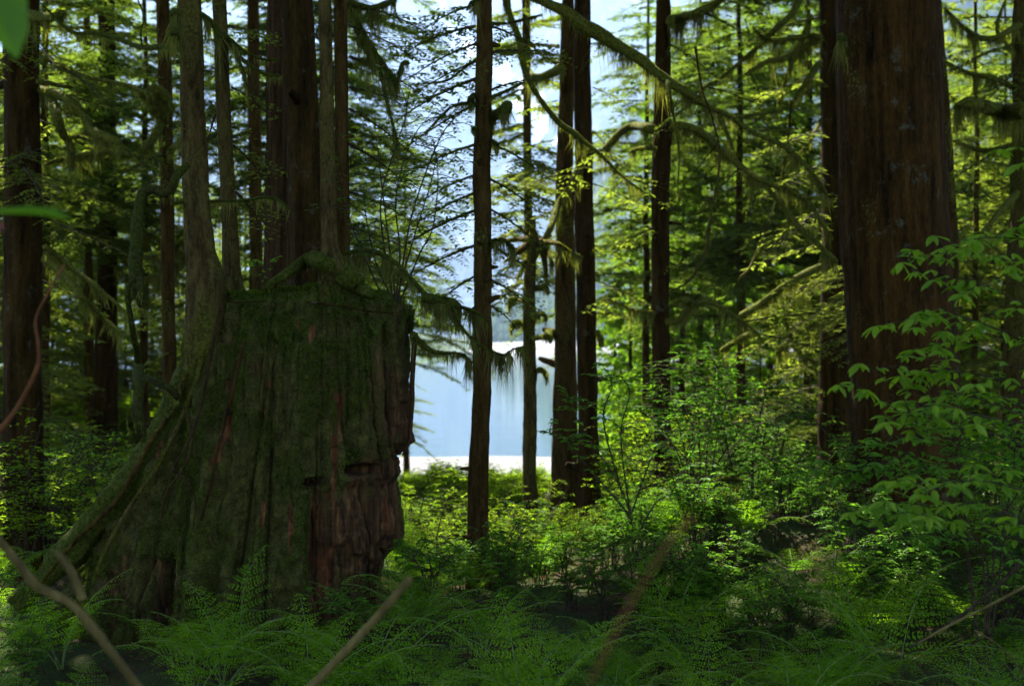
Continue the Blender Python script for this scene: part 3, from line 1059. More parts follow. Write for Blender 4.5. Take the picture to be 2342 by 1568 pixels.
B(t['T17'], [(262, 610), (320, 640), (390, 610), (460, 560)], 20, 6, 3, dY=-2, beard=.3)
B(t['T17'], [(262, 480), (350, 540), (420, 580), (480, 600)], 20, 6, 3, dY=-2, beard=.3)
B(t['T4'], [(512, 75), (535, 98), (565, 120), (605, 136), (640, 136)], 7.9, 10, 6, beard=.14)
B(t['T4'], [(515, 95), (545, 130), (585, 160), (612, 172), (646, 174)], 7.9, 9, 7, beard=.12)
B(t['T4'], [(545, 130), (556, 165), (562, 200)], 7.8, 7, 10, beard=.12)
B(t['T3'], [(455, 35), (480, 50), (505, 85)], 7.4, 12, 14, beard=.3, dens=1.6)
B(t['T8'], [(790, 10), (822, 60), (848, 105), (880, 150), (905, 180)], 8.2, 20, 10, dY=.6, beard=.30, dens=2)
B(t['T8'], [(790, 0), (850, 20), (905, 0)], 8.2, 18, 12, dY=.5, beard=.25, dens=2)
B(t['T8'], [(880, 150), (905, 205), (920, 150), (935, 145)], 8.5, 9, 9, beard=.28, dens=2)
B(t['T8'], [(870, 165), (885, 230), (900, 290), (912, 340)], 8.5, 10, 6, beard=.22, dens=2)
B(t['T9'], [(1122, 55), (1165, 54), (1205, 44), (1240, 34)], 8.9, 9, 3, beard=.10)
B(t['T9'], [(1090, 135), (1055, 160), (1026, 182), (985, 190), (940, 193)], 8.9, 7, 2, dY=.5, beard=.05)
B(t['T9'], [(1088, 237), (1060, 236), (1030, 245), (1000, 275), (975, 300)], 8.9, 9, 3, dY=.5, beard=.10)
B(t['T9'], [(1082, 222), (1078, 232), (1088, 242)], 8.85, 16, 14, beard=.06)
B(t['T9'], [(1124, 282), (1138, 265), (1155, 250), (1165, 236)], 8.8, 20, 24, beard=.20, dens=3, fz=2)
B(t['T9'], [(1124, 222), (1150, 212), (1175, 200), (1200, 188)], 8.9, 9, 4, dY=.4, beard=.06)
B(t['T9'], [(1124, 555), (1150, 548), (1170, 560), (1178, 572)], 8.9, 9, 6, beard=.14)
B(t['T9'], [(1125, 320), (1136, 330), (1136, 355)], 8.9, 9, 9, beard=.08)
B(t['T9'], [(1090, 290), (1082, 298), (1088, 308)], 8.8, 12, 9, beard=.04)
B(t['T9'], [(1122, 3), (1100, -10), (1070, 20)], 8.8, 18, 14, beard=.25, dens=2)
# two long limbs hanging down from above into the middle
B(t['T11'], [(1150, -20), (1168, 30), (1186, 92), (1202, 165), (1238, 228), (1278, 282), (1322, 314), (1373, 352), (1420, 400), (1475, 442)], 10.5, 15, 4, dY=1.2, beard=.16, dens=1.4)
B(t['T13'], [(1190, -30), (1236, 2), (1278, 26), (1334, 56), (1397, 88), (1450, 126), (1500, 168), (1530, 190), (1595, 228), (1644, 255), (1674, 270), (1734, 307), (1790, 334), (1828, 364), (1869, 409), (1892, 444)], 10.8, 20, 5, dY=-.2, beard=.26, dens=1.6)
B(t['T13'], [(1497, 298), (1465, 290), (1435, 293), (1405, 314), (1380, 340)], 11.9, 13, 8, beard=.22, dens=1.5)
B(t['T13'], [(1497, 342), (1470, 340), (1440, 348)], 11.9, 8, 7, beard=.14)
B(t['T13'], [(1530, 295), (1560, 288), (1592, 300), (1630, 325), (1660, 350), (1700, 388), (1740, 416), (1790, 470), (1830, 520), (1870, 560), (1912, 600)], 11.8, 14, 8, dY=-.9, beard=.26, dens=1.5)
B(t['T13'], [(1740, 414), (1790, 434), (1845, 452), (1912, 456)], 11.2, 11, 5, dY=-.3, beard=.2)
B(t['T13'], [(1640, 255), (1662, 300), (1680, 344)], 10.8, 8, 3, beard=.14)
B(t['T13'], [(1790, 334), (1822, 360), (1826, 390)], 10.8, 8, 3, beard=.12)
B(t['T13'], [(1790, 425), (1850, 470), (1880, 510), (1905, 548)], 11.2, 7, 4, beard=.2)
B(t['T13'], [(1674, 270), (1730, 262), (1790, 252)], 10.8, 7, 3, beard=.08)
B(t['T13'], [(1530, 52), (1560, 42), (1600, 25), (1660, -8)], 11.8, 16, 12, dY=-.5, beard=.3, dens=1.8)
B(t['T13'], [(1590, 108), (1600, 170), (1608, 215), (1630, 272), (1646, 356), (1630, 470), (1612, 550)], 10.6, 4, 4, beard=0, fz=.4, mm='bark_moss')
B(t['T13'], [(1528, 185), (1540, 260), (1552, 350), (1550, 450)], 10.8, 6, 3, beard=.05, fz=.4)
B(t['T14'], [(1876, 140), (1845, 182), (1812, 236)], 13.3, 9, 6, dY=-.6, beard=.12)
B(t['T14'], [(1880, 88), (1855, 84), (1800, 90), (1756, 90), (1722, 62)], 13.2, 11, 4, dY=-.8, beard=.18)
B(t['T14'], [(1876, 86), (1840, 108), (1800, 128), (1756, 140), (1706, 170)], 13.2, 13, 5, dY=-.8, beard=.22)
B(t['T14'], [(1832, 0), (1784, 56), (1745, 98), (1674, 158), (1614, 200), (1540, 242)], 12.8, 9, 4, beard=.14)
B(t['T14'], [(1856, 36), (1830, 100), (1801, 170), (1783, 242)], 13.4, 9, 7, beard=.1)
B(t['T14'], [(1880, 270), (1840, 340), (1800, 380)], 13.4, 7, 4, beard=.14)
B(t['T15'], [(1935, 88), (1922, 82), (1920, 100), (1935, 130)], 8.85, 16, 14, beard=.15, dens=2, fz=1.6)
B(t['T13'], [(1526, 742), (1552, 730), (1577, 702), (1621, 690), (1666, 710), (1704, 736), (1738, 764)], 11.8, 12, 5, dY=-.5, beard=.22, dens=1.8)
B(t['T13'], [(1585, 700), (1560, 685), (1540, 690)], 11.7, 14, 8, beard=.1)
B(t['T14'], [(1878, 606), (1822, 634), (1783, 664), (1734, 698), (1688, 722)], 13.2, 10, 8, dY=-1.0, beard=.18)
B(t['T14'], [(1870, 722), (1820, 766), (1775, 812)], 13.2, 12, 6, dY=-.6, beard=.2)
B(t['T14'], [(1715, 762), (1676, 784), (1646, 804)], 12.8, 10, 6, beard=.14)
B(t['T13'], [(1530, 736), (1490, 716), (1450, 708), (1380, 680)], 11.9, 8, 3, dY=.6, beard=.14)
B(t['T13'], [(1624, 503), (1614, 578), (1577, 642), (1531, 668)], 11.6, 4, 4, beard=0, fz=.3, mm='bark_moss')
B(t['T14'], [(1810, 230), (1790, 400), (1760, 500), (1720, 600), (1690, 640)], 13, 4, 3, beard=0, fz=.3, mm='bark_moss')
B(t['T14'], [(1850, 640), (1800, 720), (1830, 800), (1870, 830)], 13, 7, 5, beard=.2)
B(t['T12'], [(1322, 388), (1300, 430), (1278, 465), (1262, 520), (1240, 556)], 13.6, 13, 10, dY=-.4, beard=.2)
for ep in ((1150, 600), (1182, 640), (1212, 625), (1130, 556), (1305, 575), (1250, 640), (1200, 508), (1175, 572), (1268, 610)):
    B(t['SN'], [(1228, 550), ((1228 + ep[0]) / 2 + 4, (550 + ep[1]) / 2 - 6), ep], 12.8, 13, 3, beard=.18, dens=.8, mm='bark_brown')
B(t['T12'], [(1300, 575), (1340, 590), (1360, 570)], 13.6, 6, 4, beard=.15)
B(t['T11'], [(1285, 150), (1262, 165), (1235, 178), (1215, 170), (1203, 150)], 14.2, 16, 8, beard=.22, dens=2)
B(t['T11'], [(1275, 105), (1240, 102), (1205, 100)], 14.2, 5, 2, beard=.04)
B(t['T11'], [(1270, 765), (1255, 758), (1258, 772)], 14.3, 14, 10, beard=.06)
B(t['T12'], [(1368, 760), (1378, 772), (1376, 790)], 13.9, 8, 8, beard=.1)
B(t['T16'], [(2350, 252), (2300, 250), (2255, 240), (2215, 236), (2190, 248)], 11.6, 26, 18, dY=-.4, beard=.28, dens=2.4, fz=2)
B(t['T16'], [(2330, 205), (2270, 180), (2210, 165), (2150, 135)], 11.8, 9, 5, dY=.5, beard=.14)
B(t['T16'], [(2345, 430), (2290, 480), (2240, 540)], 11.8, 12, 7, dY=-.5, beard=.16)
B(t['T16'], [(2330, 60), (2260, 90), (2200, 60), (2160, 20)], 11.8, 9, 4, beard=.2)
B(t['T16'], [(2325, 330), (2260, 345), (2180, 322)], 11.8, 9, 4, beard=.2)
B(t['T16'], [(2330, 620), (2270, 560), (2200, 540)], 11.8, 8, 4, beard=.2)
B(t['T16'], [(2320, 120), (2282, 70), (2300, 0)], 11.8, 6, 4, beard=.2)
# limb from the stump-top tree, over the stump's right shoulder
B(t['T7'], [(785, 580), (830, 572), (868, 578), (908, 602), (945, 640), (985, 680), (1010, 692), (1032, 700), (1050, 742), (1080, 776), (1122, 802), (1172, 816)], 7.4, 12, 6, dY=.2, beard=.20, dens=2.2, fz=1.5)
B(t['T7'], [(975, 684), (1005, 688), (1035, 698), (1042, 730)], 7.5, 22, 24, beard=.22, dens=3, fz=1.6)
B(t['T7'], [(1036, 698), (1075, 710), (1100, 722), (1116, 742)], 7.5, 10, 3, beard=.2, dens=3)
B(t['T7'], [(1122, 802), (1150, 812), (1172, 798), (1196, 792)], 7.55, 5, 2, beard=.22, dens=2.5)
B(t['T7'], [(760, 598), (720, 588), (680, 605), (640, 636), (606, 660)], 7.4, 46, 26, beard=.04, fz=1.8, name='root', mm='moss_branch')
B(t['T7'], [(775, 615), (805, 640), (835, 662), (862, 676)], 7.38, 46, 18, beard=.03, fz=1.5, name='root')

print('branches', NB[0])

# thin fans of hemlock foliage growing on the measured trees
sprays(t['T9'], [(1090, 140, 940, 196, .6), (1084, 240, 900, 330, .8), (1124, 205, 1230, 160, .6), (1122, 410, 1250, 470, 1.0), (1086, 400, 930, 450, 1), (1088, 480, 860, 560, 1.4),
                 (1124, 560, 1240, 620, .6), (1088, 560, 900, 620, 1.2), (1124, 640, 1230, 690, .8), (1088, 630, 960, 700, .8), (1124, 120, 1280, 90, 1.2), (1086, 60, 900, 90, 1.5), (1090, 10, 960, 40, 1), (1088, 180, 880, 250, 1.5), (1088, 330, 900, 380, 1.3), (1088, 440, 920, 500, 1.0), (1124, 330, 1260, 380, 1), (1124, 480, 1240, 540, .8), (1124, 700, 1180, 730, .5), (1088, 700, 990, 760, .5), (1124, 60, 1250, 100, 1), (1088, 100, 930, 150, 1)], 8.9, leaf=.042, width=.36, dens=1.2)
sprays(t['T10'], [(1206, 330, 1300, 350, -1), (1206, 390, 1100, 430, -2), (1206, 440, 1340, 480, -1), (1206, 300, 1120, 330, 1), (1206, 250, 1330, 230, 1), (1206, 200, 1100, 240, 1), (1206, 140, 1330, 120, -1), (1206, 90, 1090, 120, 1),
                  (1206, 60, 1300, 20, 1), (1206, 520, 1120, 540, -1), (1206, 360, 1290, 410, -2), (1206, 20, 1100, 40, -1), (1206, 580, 1120, 640, -1), (1206, 600, 1270, 650, -1), (1206, 640, 1110, 700, -1), (1206, 170, 1290, 190, 1), (1206, 280, 1100, 300, 1), (1206, 420, 1290, 430, 1), (1206, 480, 1110, 490, 1), (1206, 550, 1290, 590, 1), (1206, 110, 1120, 100, 1)], 19, leaf=.09, width=.42, dens=1.2)
sprays(t['T11'], [(1270, 400, 1130, 440, -1), (1270, 480, 1150, 520, -1), (1275, 230, 1180, 250, .5), (1268, 600, 1140, 660, -.5), (1272, 320, 1150, 340, .5), (1270, 540, 1180, 600, .5)], 14.5, leaf=.065, width=.34)
sprays(t['T12'], [(1356, 340, 1480, 400, -1), (1356, 420, 1500, 470, .5), (1356, 200, 1440, 230, .6), (1358, 560, 1450, 600, .6), (1358, 640, 1500, 690, -.4), (1350, 100, 1430, 90, .5), (1356, 700, 1470, 735, .4), (1356, 300, 1420, 360, .6)], 14, leaf=.06)
sprays(t['T13'], [(1380, 340, 1280, 420, 1), (1900, 440, 1960, 470, .4), (1690, 385, 1600, 470, -.5), (1740, 415, 1700, 520, -.6), (1830, 520, 1740, 560, -.8), (1790, 434, 1900, 500, -.4), (1640, 330, 1560, 420, .5), (1738, 764, 1900, 790, -.6), (1704, 736, 1850, 700, .5),
                  (1666, 710, 1640, 790, -.5), (1400, 680, 1340, 700, .5), (1475, 440, 1560, 480, .2), (1420, 400, 1530, 430, 1), (1530, 100, 1640, 160, .6), (1600, 25, 1700, 60, -.6), (1595, 228, 1500, 290, -.5), (1620, 200, 1760, 230, .6), (1660, 0, 1760, 30, .5),
                  (1820, 634, 1740, 640, .5), (1734, 300, 1860, 280, .4), (1530, 600, 1640, 640, .6), (1530, 840, 1650, 860, .5), (1495, 520, 1400, 560, .8)], 11.6, leaf=.052, width=.34, dens=1.1)
sprays(t['T14'], [(1870, 300, 1730, 330, -1), (1870, 380, 1740, 430, -1), (1870, 480, 1760, 560, -1), (1870, 640, 1720, 700, -1), (1870, 720, 1700, 790, -1), (1870, 820, 1730, 880, -.6), (1870, 880, 1700, 930, -1), (1870, 180, 1720, 200, -1), (1870, 40, 1700, 70, -1), (1870, 780, 1780, 830, .5), (1870, 560, 1700, 600, .4), (1935, 600, 1990, 650, -3), (1935, 700, 1990, 715, -3.5)], 13.4, leaf=.06, width=.38, dens=1.1)
sprays(t['T1'], [(95, 130, 260, 200, -1), (95, 200, 330, 260, .5), (95, 60, 320, 60, 1), (95, 420, 300, 470, 1), (95, 340, -40, 380, -1), (95, 500, 300, 560, -.5), (240, 310, 360, 380, -.4), (95, 640, 240, 700, .8), (60, 100, -60, 160, -1), (50, 380, 110, 430, -1.5), (0, 30, 130, 110, -1), (95, 0, 350, 40, 1), (90, 275, 260, 330, 1.0)], 11, leaf=.052, width=.4, dens=1.1)
sprays(t['T2'], [(385, 350, 250, 390, -1), (385, 400, 280, 440, .4), (385, 180, 260, 150, .4), (385, 80, 240, 30, .5), (395, 560, 290, 610, .5), (390, 280, 480, 320, .6), (390, 430, 500, 470, .6), (395, 700, 300, 740, .7), (390, 120, 500, 160, .7), (395, 800, 310, 850, .5)], 12.4, leaf=.058)
sprays(t['T8'], [(800, 60, 960, 110, .9), (800, 130, 980, 190, 1.2), (800, 250, 960, 330, 1.2), (800, 330, 950, 400, 1.4), (800, 440, 960, 480, 1.3), (800, 520, 980, 560, 1.2), (800, 590, 960, 640, 1.3), (800, 200, 930, 220, .7), (850, 20, 1000, 60, .9)], 8.3, leaf=.038, width=.34, dens=1.15)
sprays(t['T4'], [(530, 200, 620, 240, .9), (530, 330, 610, 380, 1.4), (540, 440, 610, 500, 1.4), (520, 60, 620, 60, 1.2), (500, 250, 470, 300, 1.5)], 8.2, leaf=.036)
sprays(t['T16'], [(2320, 100, 2170, 140, -.6), (2320, 240, 2180, 290, .5), (2320, 330, 2170, 390, -.6), (2320, 420, 2180, 470, .4), (2320, 40, 2160, 30, .5), (2320, 520, 2190, 560, .3), (2320, 620, 2200, 660, .5), (2330, 160, 2240, 220, -1), (2330, 700, 2210, 740, .7), (2310, 380, 2220, 350, .9)], 12, leaf=.056, width=.4, dens=1.1)

# ------------------------------------------------------------------ the old stump
SD = 7.75                     # distance of the stump's axis
SS = SD / FPX
s_py = np.array([655, 700, 760, 860, 930, 1000, 1080, 1160, 1230, 1290, 1370, 1450, 1530])
s_l = np.array([500, 492, 470, 440, 404, 362, 312, 252, 192, 150, 108, 62, 20])
r_py = np.array([655, 700, 720, 760, 860, 960, 1005, 1022, 1045, 1100, 1160, 1200, 1240, 1290, 1330, 1370, 1450, 1530])
r_r = np.array([925, 946, 950, 947, 944, 944, 940, 930, 917, 914, 916, 922, 915, 897, 889, 880, 876, 880])
nz, nth = 430, 900
py = np.linspace(1535, 696, nz)
zz = CZ - (py - CY) * SS
lx = (np.interp(py, s_py, s_l) - CX) * SS
rx = (np.interp(py, r_py, r_r) - CX) * SS
hd = np.interp(py, [655, 760, 1100, 1300, 1535], [.44, .47, .56, .66, .80])
th = np.linspace(0, 2 * PI, nth, endpoint=False)
ct, st = np.cos(th), np.sin(th)
cxm, hw = (lx + rx) / 2, (rx - lx) / 2
CT, Z2 = np.meshgrid(ct, zz)
ST = np.broadcast_to(st, CT.shape)
HW, HD, CXM = hw[:, None], hd[:, None], cxm[:, None]
# the section leans to the right: the buttress at the left is thin
XX = CXM + HW * CT
DEPTH = HD * np.sign(ST) * np.abs(ST) ** .85
left = sstep(-.1, -1.0, CT)
base_k = sstep(900, 1400, CY - (Z2 - CZ) / SS)
DEPTH = DEPTH * (1 - .35 * left * base_k)
PX = CX + XX / SS
PY = CY - (Z2 - CZ) / SS
# vertical flutes, slightly leaning, stronger towards the base
lean = (PX - 700) * .0012 * (PY - 660) / 300
fl = PX / 100 + lean * -1.0
front = ST < 0
f1 = np.abs(vnoise(fl * 1.1, PY / 900, 3.3 + 4 * (~front), 21))
f2 = np.abs(vnoise(fl * 3.1, PY / 420, 1.2 + 4 * (~front), 22))
f3 = np.abs(vnoise(fl * 8.5, PY / 170, .2 + 4 * (~front), 23))
f4 = fbm(fl * 18, PY / 45, 0, 24, 3)
lump = fbm(PX / 60, PY / 60, 2.0, 26, 4)
bk = sstep(700, 1500, PY)
D = -.02 + (f1 - .3) * (.05 + .16 * bk) + (f2 - .3) * (.05 + .05 * bk) + (f3 - .3) * .028 + f4 * .005 + lump * .018 * sstep(900, 1200, PY)
D = D * .95 - .05 * sstep(.10, .0, f2) * (.4 + .6 * bk) - .014 * sstep(.12, 0, f3) * (.3 + .7 * (lump > 0)) - .02
rightwood = front * sstep(738, 752, PX - (PY - 1100) * .02) * sstep(1075, 1110, PY)
D = D - .05 * rightwood * (1 - sstep(1330, 1450, PY))
D += front * .035 * np.exp(-((PX - (800 + (PY - 1100) * -.03)) / 16) ** 2) * sstep(1100, 1140, PY)
D += front * .05 * np.exp(-((PX - (865 - (PY - 1150) * .10)) / 22) ** 2) * sstep(1060, 1120, PY)
D += front * .05 * np.exp(-((PX - (640 - (PY - 1200) * .10)) / 48) ** 2) * sstep(1180, 1420, PY)
D += front * .10 * np.exp(-((PX - (655)) / 42) ** 2) * sstep(1300, 1500, PY)


def ridge(pts, w, h):
    return h * np.exp(-(segdist(PX, PY, pts) / w) ** 2) * front


D += ridge([(545, 1150), (520, 1250), (500, 1330), (485, 1420), (465, 1530)], 24, .07) + ridge([(668, 1290), (655, 1380), (650, 1450), (635, 1535)], 46, .12)
D += ridge([(480, 800), (455, 900), (430, 980), (395, 1060), (350, 1150), (320, 1240), (270, 1340), (210, 1430)], 26, .08) + ridge([(505, 800), (498, 900), (478, 1000), (464, 1090), (440, 1170), (425, 1240)], 15, .07)
D += ridge([(530, 1000), (520, 1100), (500, 1200), (505, 1290)], 16, .05) + ridge([(600, 760), (590, 900), (575, 1050), (565, 1200), (575, 1330)], 20, .045) + ridge([(720, 740), (715, 900), (712, 1070)], 22, .03)
D += ridge([(640, 1080), (632, 1200), (600, 1330)], 18, .04) + ridge([(300, 1180), (240, 1270), (190, 1370), (150, 1450)], 20, .05)
D += .026 * fbm(PX / 26, PY / 38, 3.0, 66, 4) * sstep(1000, 1250, PY) * front * sstep(800, 700, PX) + .012 * fbm(PX / 16, PY / 22, 1.0, 67, 4) * front


def dent(x0, y0, sx, sy, dep, p=4):
    return -dep * np.exp(-(np.abs((PX - x0) / sx) ** p + np.abs((PY - y0) / sy) ** p)) * front


D += dent(750, 1084, 19, 9, .13) + dent(842, 1060, 25, 11, .15) + dent(735, 1092, 10, 6, .06)
D += dent(430 - 0, 1330, 26, 100, .20, 2) + dent(350, 1440, 40, 80, .16, 2) + dent(480, 1180, 8, 120, .08, 2)
D += dent(700, 775, 9, 22, .04, 2) + dent(560, 940, 12, 60, .035, 2) + dent(895, 1230, 9, 110, .05, 2) + dent(505, 820, 8, 90, .05, 2)
D += dent(820, 880, 6, 160, .05, 2) + dent(905, 870, 7, 170, .05, 2) + dent(755, 1250, 8, 120, .05, 2)
# outward direction in plan
nx, ny = CT / HW, ST / HD
nl = np.hypot(nx, ny)
V = np.stack([XX + D * nx / nl, SD + DEPTH + D * ny / nl, Z2 + np.zeros_like(D)], -1)
PXn = PX + 26 * fbm(PX / 28, PY / 70, 0, 81, 4)
moss = np.where(front, .62, .7) + .16 * fbm(PX / 55, PY / 120, 0, 82, 4) + .12 * sstep(400, 200, PX - 0)
moss = moss - .40 * sstep(700, 790, PXn - (PY - 1100) * .03) * sstep(1000, 1120, PY + 30 * fbm(PX / 30, PY / 30, 0, 83, 3)) * front
moss = moss - .22 * sstep(800, 900, PX) * front + .12 * sstep(760, 690, PY)
moss = moss + .10 * np.exp(-((PX - 640) / 140) ** 2)
moss -= .25 * sstep(.28, .6, -D / .2)


def patch(x0, y0, sx, sy):
    return np.exp(-(((PX - x0) / sx) ** 2 + ((PY - y0) / sy) ** 2)) * front


bare = sstep(.25, .95, .45 * fbm(PX / 7, PY / 30, 0, 62, 3) + patch(562, 930, 13, 62) + patch(545, 1020, 10, 45) + patch(752, 1165, 15, 85) + patch(805, 905, 7, 75) + patch(790, 1010, 8, 90) + patch(640, 1130, 9, 38) + patch(785, 1290, 14, 80) +
             patch(900, 1180, 14, 50) + patch(742, 770, 8, 28) + patch(712, 745, 6, 18) + patch(615, 1240, 7, 26) + patch(700, 1170, 5, 60) + patch(410, 1010, 5, 40) + .30 * np.clip(fbm(PX / 24, PY / 90, 0, 61, 3) - .45, 0, 1) * front)
moss = moss - bare * .6
Vf = V.reshape(-1, 3)
i, j = np.meshgrid(np.arange(nz - 1), np.arange(nth), indexing='ij')
F = np.stack([i * nth + j, i * nth + (j + 1) % nth, (i + 1) * nth + (j + 1) % nth, (i + 1) * nth + j], -1).reshape(-1, 4)
# top
rings = 24
topc = []
tz = V[-1, :, 2].mean()
for q in range(1, rings + 1):
    u = 1 - q / rings
    X = cxm[-1] + (V[-1, :, 0] - cxm[-1]) * u
    Y = SD + (V[-1, :, 1] - SD) * u
    topc.append(np.stack([X, Y, tz + .03 * (1 - u) + .02 * fbm(X * 9, Y * 9, 0, 31, 3) * (1 - u ** 6)], -1))
T = np.concatenate(topc)
b0 = len(Vf)
Vall = np.vstack([Vf, T])
idx0 = (nz - 1) * nth
fr = []
for q in range(rings):
    a = idx0 if q == 0 else b0 + (q - 1) * nth
    c = b0 + q * nth
    jj = np.arange(nth)
    fr.append(np.stack([a + jj, a + (jj + 1) % nth, c + (jj + 1) % nth, c + jj], -1))
F = np.vstack([F] + fr)
sx0, sy0 = 0.0, 0.0
sroot = empty('tree_stump', ((600 - CX) * SS, SD, gz((600 - CX) * SS, SD)), 'huge old mossy tree stump with springboard notches and smaller trees growing on top', 'tree stump')
st_o = build('stump_wood', [(Vall, F)], stumpmat(), sroot)
add_attr(st_o, 'moss', np.concatenate([moss.ravel(), np.full(len(T), .8)]))
add_attr(st_o, 'bare', np.concatenate([bare.ravel(), np.zeros(len(T))]))

# thick moss pad over the cut top and its rim
nr, na = 60, 420
u = np.linspace(0, 1.06, nr)
a = np.linspace(0, 2 * PI, na, endpoint=False)
U, A = np.meshgrid(u, a, indexing='ij')
ex = np.interp(A, th, V[-1, :, 0], period=2 * PI) - cxm[-1]
ey = np.interp(A, th, V[-1, :, 1], period=2 * PI) - SD
X = cxm[-1] + ex * U
Y = SD + ey * U
n1 = fbm(X * 7, Y * 7, 1, 41, 4)
n2 = fbm(X * 28, Y * 28, 1, 43, 3)
droopk = sstep(.90, 1.06, U)
X += np.cos(A) * droopk * .015 * n2
Z = tz + .035 + .025 * n1 + .012 * n2 - droopk * (.16 + .10 * vnoise(A * 7, 2.2, 0, 44) + .05 * vnoise(A * 23, 1, 0, 45)) + .02 * (1 - U)
Z += .04 * np.exp(-((X - cxm[-1] - .10) / .3) ** 2) * (1 - droopk)
PV = np.stack([X, Y, Z], -1).reshape(-1, 3)
i, j = np.meshgrid(np.arange(nr - 1), np.arange(na), indexing='ij')
PF = np.stack([i * na + j, (i + 1) * na + j, (i + 1) * na + (j + 1) % na, i * na + (j + 1) % na], -1).reshape(-1, 4)
M['moss_pad'] = simplemat('moss_pad', (.012, .016, .003), (.085, .095, .016), 45, bd=.03, lo=.3, hi=.7)
pad = build('moss_pad', [(PV, PF)], M['moss_pad'], sroot)


def tufts(P, Nn, n, ln, wid, rng=R, spread=.8):
    q = rng.integers(0, len(P), n)
    O = P[q] + rng.normal(0, .004, (n, 3))
    D = Nn[q] + rng.normal(0, spread, (n, 3))
    return place(T_BLADE[0], T_BLADE[1], O, D, rng.normal(0, 1, (n, 3)), np.stack([ln * rng.uniform(.4, 1.4, n), wid * rng.uniform(.6, 1.5, n), np.full(n, ln)], 1), rng.random(n))


padN = np.tile([0, -.15, 1.], (len(PV), 1))
padN[U.ravel() > .93] = [0, -.6, -.5]
tp = build('moss_tufts', [tufts(PV, padN, 30000, .017, .0045), tufts(PV[U.ravel() > .85], padN[U.ravel() > .85], 12000, .030, .005)], M['moss_green'], pad, smooth=False)
tp.data.transform(__import__('mathutils').Matrix.Translation(-sroot.location))
# moss on the sides
fm = (front & (moss > .5)).ravel()
Pf = Vf[fm]
Nf = np.stack([nx / nl, ny / nl, np.full(nx.shape, -.2)], -1).reshape(-1, 3)[fm]
clump = fbm(Pf[:, 0] * 9, Pf[:, 2] * 5, Pf[:, 1] * 9, 51, 4) > -.05
tp = build('moss', [tufts(Pf[clump], Nf[clump], 60000, .016, .005)], M['moss_green'], sroot, smooth=False)

# roots running down over the stump, and woody root lines


def root_px(parent, pts, Y, w0, w1, dY=0.0, m='bark_moss', amp=.2, fz=1.0, name='root', label=None):
    NB[0] += 1
    P = px_path(pts, Y, dY)
    t = np.linspace(0, 1, len(P))
    rad = (w0 * (1 - t) + w1 * t) * .5 * Y / FPX
    rad = rad * (1 + .18 * fbm(t * len(P) * .07, NB[0], 0, 5, 2))
    o = build(name, tparts(tube(P, rad, 16, amp, NB[0], 5)), M[m], parent, label=label)
    if fz:
        L = np.sum(np.linalg.norm(np.diff(P, axis=0), axis=1))
        c = build('moss', fuzz(P, rad * 1.05, int(L * 2600 * fz), .017, .005), M['moss_fuzz'], o, smooth=False)
        c.data.transform(__import__('mathutils').Matrix.Translation(-parent.location))
    return o


root_px(t3, [(474, 640), (472, 700), (462, 780), (440, 860), (412, 930), (375, 1000), (330, 1072), (275, 1140), (215, 1205), (165, 1262), (100, 1320), (40, 1385)], 7.62, 78, 52, dY=-.25, amp=.5, m='moss_branch')
root_px(t3, [(440, 760), (425, 850), (398, 930), (345, 1010), (300, 1090), (262, 1150), (180, 1230), (120, 1300), (90, 1340)], 7.45, 12, 7, dY=-.2, m='bark_brown', fz=.3)
root_px(t3, [(470, 760), (452, 860), (418, 950), (380, 1030), (352, 1080), (290, 1170), (240, 1260), (215, 1330)], 7.42, 16, 9, dY=-.25, m='bark_moss', fz=.5)
root_px(t3, [(425, 930), (440, 1000), (425, 1060), (380, 1130), (365, 1200)], 7.2, 8, 5, m='bark_cedar', fz=.2)
root_px(sroot, [(505, 700), (492, 760), (478, 830), (466, 900), (448, 965), (420, 1030), (392, 1075)], 7.0, 7, 5, m='bark_cedar', fz=0)
root_px(sroot, [(560, 780), (530, 900), (500, 1020), (484, 1100), (460, 1190)], 7.05, 8, 7, m='bark_red', fz=0)
root_px(sroot, [(395, 1075), (430, 1100), (448, 1150), (440, 1210)], 6.95, 5, 3, m='bark_cedar', fz=0)
root_px(sroot, [(510, 672), (530, 690), (560, 690), (610, 688)], 7.28, 5, 3, m='bark_red', fz=0)
root_px(sroot, [(700, 690), (780, 700), (850, 712), (900, 716)], 7.26, 6, 3, m='bark_red', fz=0)
root_px(sroot, [(948, 760), (944, 860), (942, 950), (936, 1010), (921, 1040)], 7.55, 12, 5, m='bark_cedar', amp=.4, fz=0, name='splinter')
# dead twigs and leaf on the right edge of the stump
mossy_branch(sroot, [(944, 768), (968, 792), (1000, 808), (1042, 806)], 7.6, 15, 7, beard=.16, dens=2.5, fz=1.5)
mossy_branch(sroot, [(1042, 806), (1062, 812), (1080, 830)], 7.6, 4, 2, beard=.12, dens=2.5)

# ------------------------------------------------------------------ forest around


def place_tree(kind, i, x, y, sc, label, group, name='hemlock_tree', cat='tree'):
    r = empty(name, (x, y, gz(x, y)), label, cat, group, rz=R.uniform(0, 6.28), sc=sc)
    inst('trunk', 'trunk_%s%d' % (kind, i), r)
    inst('foliage', 'foliage_%s%d' % (kind, i), r)
    if kind == 'mid' or kind == 'cedar':
        pass
    return r


def at(px, Y):
    return (px - CX) / FPX * Y


